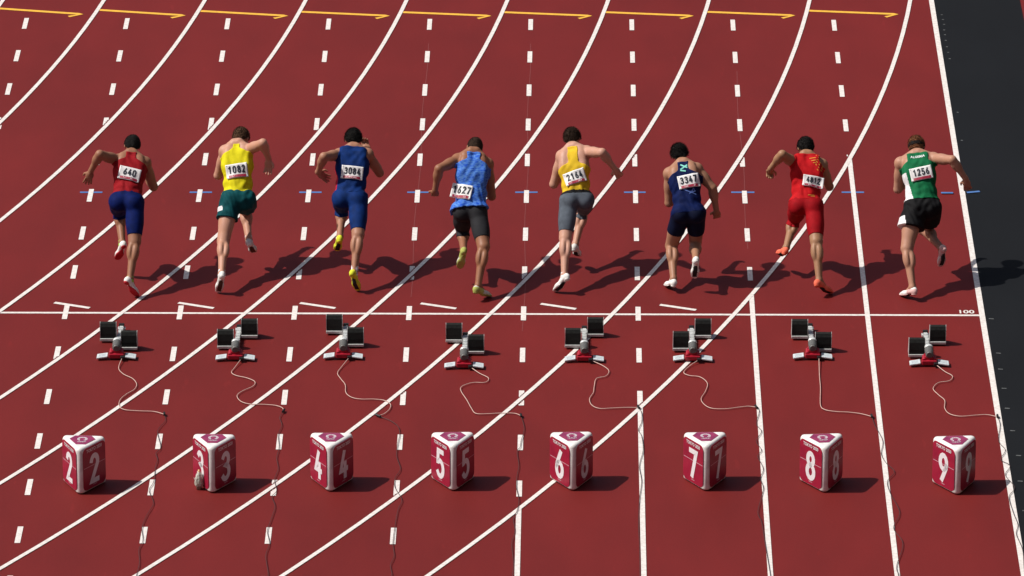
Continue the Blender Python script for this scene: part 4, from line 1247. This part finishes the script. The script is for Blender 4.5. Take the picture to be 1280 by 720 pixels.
K_OLIV = fabric('olive_lime_shoe', (0.42, 0.45, 0.12)); K_CORAL = fabric('coral_shoe', (0.85, 0.17, 0.10)); K_PINK = fabric('pink_tinged_shoe', (0.74, 0.48, 0.46)); K_DARK = fabric('dark_sole', (0.03, 0.028, 0.028)); K_BROWNS = fabric('brown_sole', (0.10, 0.05, 0.035))
K_GREYS = fabric('grey_shoe', (0.12, 0.11, 0.11)); K_SILV = fabric('pale_silver_shoe', (0.62, 0.60, 0.52))

G_ = 'sprinters driving away from the start line'
SPECS = {
 'A': dict(planted='R', skin=S_TAN, hair=H_BLACK, number='640', strand=.008, bib=(.010, .50, .235, .145, -9), build=1.0, curlL=.35, hair_thick=.012, phase=.3,
      top=dict(mat=F_RED, strap=.056, arm=.86, hem=.14), bottom=dict(mat=F_NAVY, waist=.17, cutL=.86, cutR=.84), shoe=(K_WHITE, K_RED), plain_sole=1, sock=K_LIME, sock_h=.03,
      label='runner in red singlet with bib 640 and blue knee-length tights, first from the left'),
 'B': dict(planted='L', skin=S_LIGHT, hair=H_BROWN, number='1082', bib=(-.004, .47, .235, .155, 6), build=.98, curlR=.5, turn=-6, phase=1.3,
      top=dict(mat=F_YEL, strap=.036, arm=.90, hem=.10, flare=.02), bottom=dict(mat=F_TEAL, waist=.15, cutL=.46, cutR=.46, loose=.022,
      zones=[(lambda uu, ss, fc, J: (uu < -.188) & (ss < -.14) & (ss > -.22), F_WHITE)]), shoe=(K_WHITE, K_BROWNS), sock=F_WHITE, sock_h=.05,
      label='runner in lemon singlet with bib 1082 and loose dark teal shorts'),
 'C': dict(planted='R', skin=S_MED, hair=H_BLACK, number='3084', strand=.02, bib=(.015, .45, .235, .145, -3), build=1.04, curlL=.3, curlR=.9, phase=2.1, hair_thick=.016,
      top=dict(mat=F_BLUE, strap=.148, arm=.80, hem=.08, neck=1.02, zones=[(lambda u, s, f: (s > 1.02) & (abs(u) > .055), F_WHITE), (lambda u, s, f: (u < -.125) & (s < .62) & (f > -.04), F_CRIMP)]),
      bottom=dict(mat=F_BLUE, waist=.13, cutL=.88, cutR=.88), shoe=(K_YEL, K_DARK), sock=F_WHITE, sock_h=.075,
      label='runner in all blue sprint suit with bib 3084 and yellow shoes'),
 'D': dict(planted='R', skin=S_BROWN, hair=H_DARKB, number='1627', strand=.006, bib=(-.100, .29, .225, .160, -10), build=1.0, curlL=1.3, phase=3.7, hair_thick=.008,
      top=dict(mat=F_STREAK, strap=.072, arm=.86, hem=.04, flare=.05, offset=.012, wrinkle=.0055, hem_tilt=.2), bottom=dict(mat=F_BLACKT, waist=.14, cutL=.78, cutR=.78), shoe=(K_OLIV, K_OLIV, K_SILV), lace=K_DARK,
      label='runner in streaky blue singlet with low-hung bib 1627 and black knee tights'),
 'E': dict(planted='L', skin=S_PALE, hair=H_DARKB, number='2164', strand=.02, bib=(-.004, .38, .235, .145, 14), build=.98, curlR=.5, phase=4.4, hair_thick=.015,
      top=dict(mat=F_GOLD, strap=.056, arm=.68, hem=.14), bottom=dict(mat=F_GREY, waist=.17, cutL=.84, cutR=.80, zones=[(lambda uu, ss, fc, J: ss > .085, F_BLK)]), shoe=(K_WHITE, K_DARK), sock=F_WHITE, sock_h=.03,
      label='runner in golden yellow singlet with bib 2164 and slate grey knee tights'),
 'F': dict(planted='L', skin=S_WARM, hair=H_BLACK, number='3347', strand=.024, bib=(.045, .565, .230, .150, 5), build=.98, curlR=.9, curlL=1.2, phase=5.2, braids=1, turn=4, hair_thick=.016,
      top=dict(mat=F_DNAVY, strap=.056, arm=.82, hem=-.04), bottom=dict(mat=F_INK, waist=-.02, cutL=.55, cutR=.60), shoe=(K_WHITE, K_DARK), sock=F_WHITE, sock_h=.02,
      marks=[('aqua_mark', 'line', (.015, .87), (.017, 0), F_AQUA, [[(-.045, -.03), (.048, .03)], [(-.04, .035), (.045, -.028)], [(-.048, -.04), (.01, -.055)]]),
             ('pale_blue_mark', 'line', (.045, .36), (.010, 0), F_LBLUE, [[(-.07, .035), (.015, -.01), (.04, .045), (.05, .01)], [(-.01, -.02), (.06, .01)], [(.0, -.0), (.062, -.03)]])],
      label='runner in dark navy kit with bib 3347 and braided black hair'),
 'G': dict(planted='R', skin=S_OLIVE, hair=H_BLACK, number='4812', bib=(.075, .42, .225, .125, -7), build=1.0, curlL=1.5, phase=.9, nape=.085, hair_thick=.014,
      top=dict(mat=F_SCAR, strap=.135, arm=.82, hem=.08, neck=1.0, zones=[(lambda u, s, f: (u > .095) & (s > .62) & (np.sin(u * 170 + s * 30) * np.sin(s * 60) > .55), F_ORANGE)]),
      bottom=dict(mat=F_SCAR2, waist=.13, cutL=.82, cutR=.85), shoe=(K_CORAL, K_DARK),
      marks=[('gold_print', 'line', (.07, .85), (.008, 0), F_ORANGE, [[(-.04, .02), (.03, .03)], [(-.02, -.01), (.035, .0)], [(.0, -.035), (.03, -.03)]]),
             ('gold_print', 'line', (.05, .15), (.008, 0), F_ORANGE, [[(-.03, .0), (.04, .006)], [(0, -.01), (.045, -.006)]])],
      label='runner in all red kit with bib 4812 and coral shoes'),
 'H': dict(planted='L', skin=S_FAIR, hair=H_RUST, number='1256', bib=(.020, .575, .240, .145, 7), build=1.04, curlR=.5, phase=2.9, headband=F_BLK,
      top=dict(mat=F_GREEN, strap=.112, arm=.84, hem=.12, flare=.05, wrinkle=.0035, zones=[(lambda u, s, f: (u < -.088 - (s - .1) * .10) & (s < .62), F_WHITE)]),
      bottom=dict(mat=F_BLK, waist=.17, cutL=.50, cutR=.50, loose=.046, zones=[(lambda uu, ss, fc, J: (uu < -.222) & (ss < -.16), F_WHITE)]), shoe=(K_PINK, K_DARK, K_WHITE),
      marks=[('back_lettering', 'text', (.0, .90), (.155, .028, 0.9), F_WHITE, 'ALGERIA')],
      label='runner in green singlet with bib 1256, black headband and loose black shorts'),
}
JOINT_NAMES = [a + b for b in 'LR' for a in ('toe', 'ank', 'knee', 'hip')] + ['neck', 'head'] + [a + b for b in 'LR' for a in ('sh', 'el', 'wr', 'ha')]
for row, sp_ in zip(JOINT_ROWS, SPECS.values()):
    tag(sprinter(dict(zip(JOINT_NAMES, row)), sp_), sp_['label'], 'person', G_)
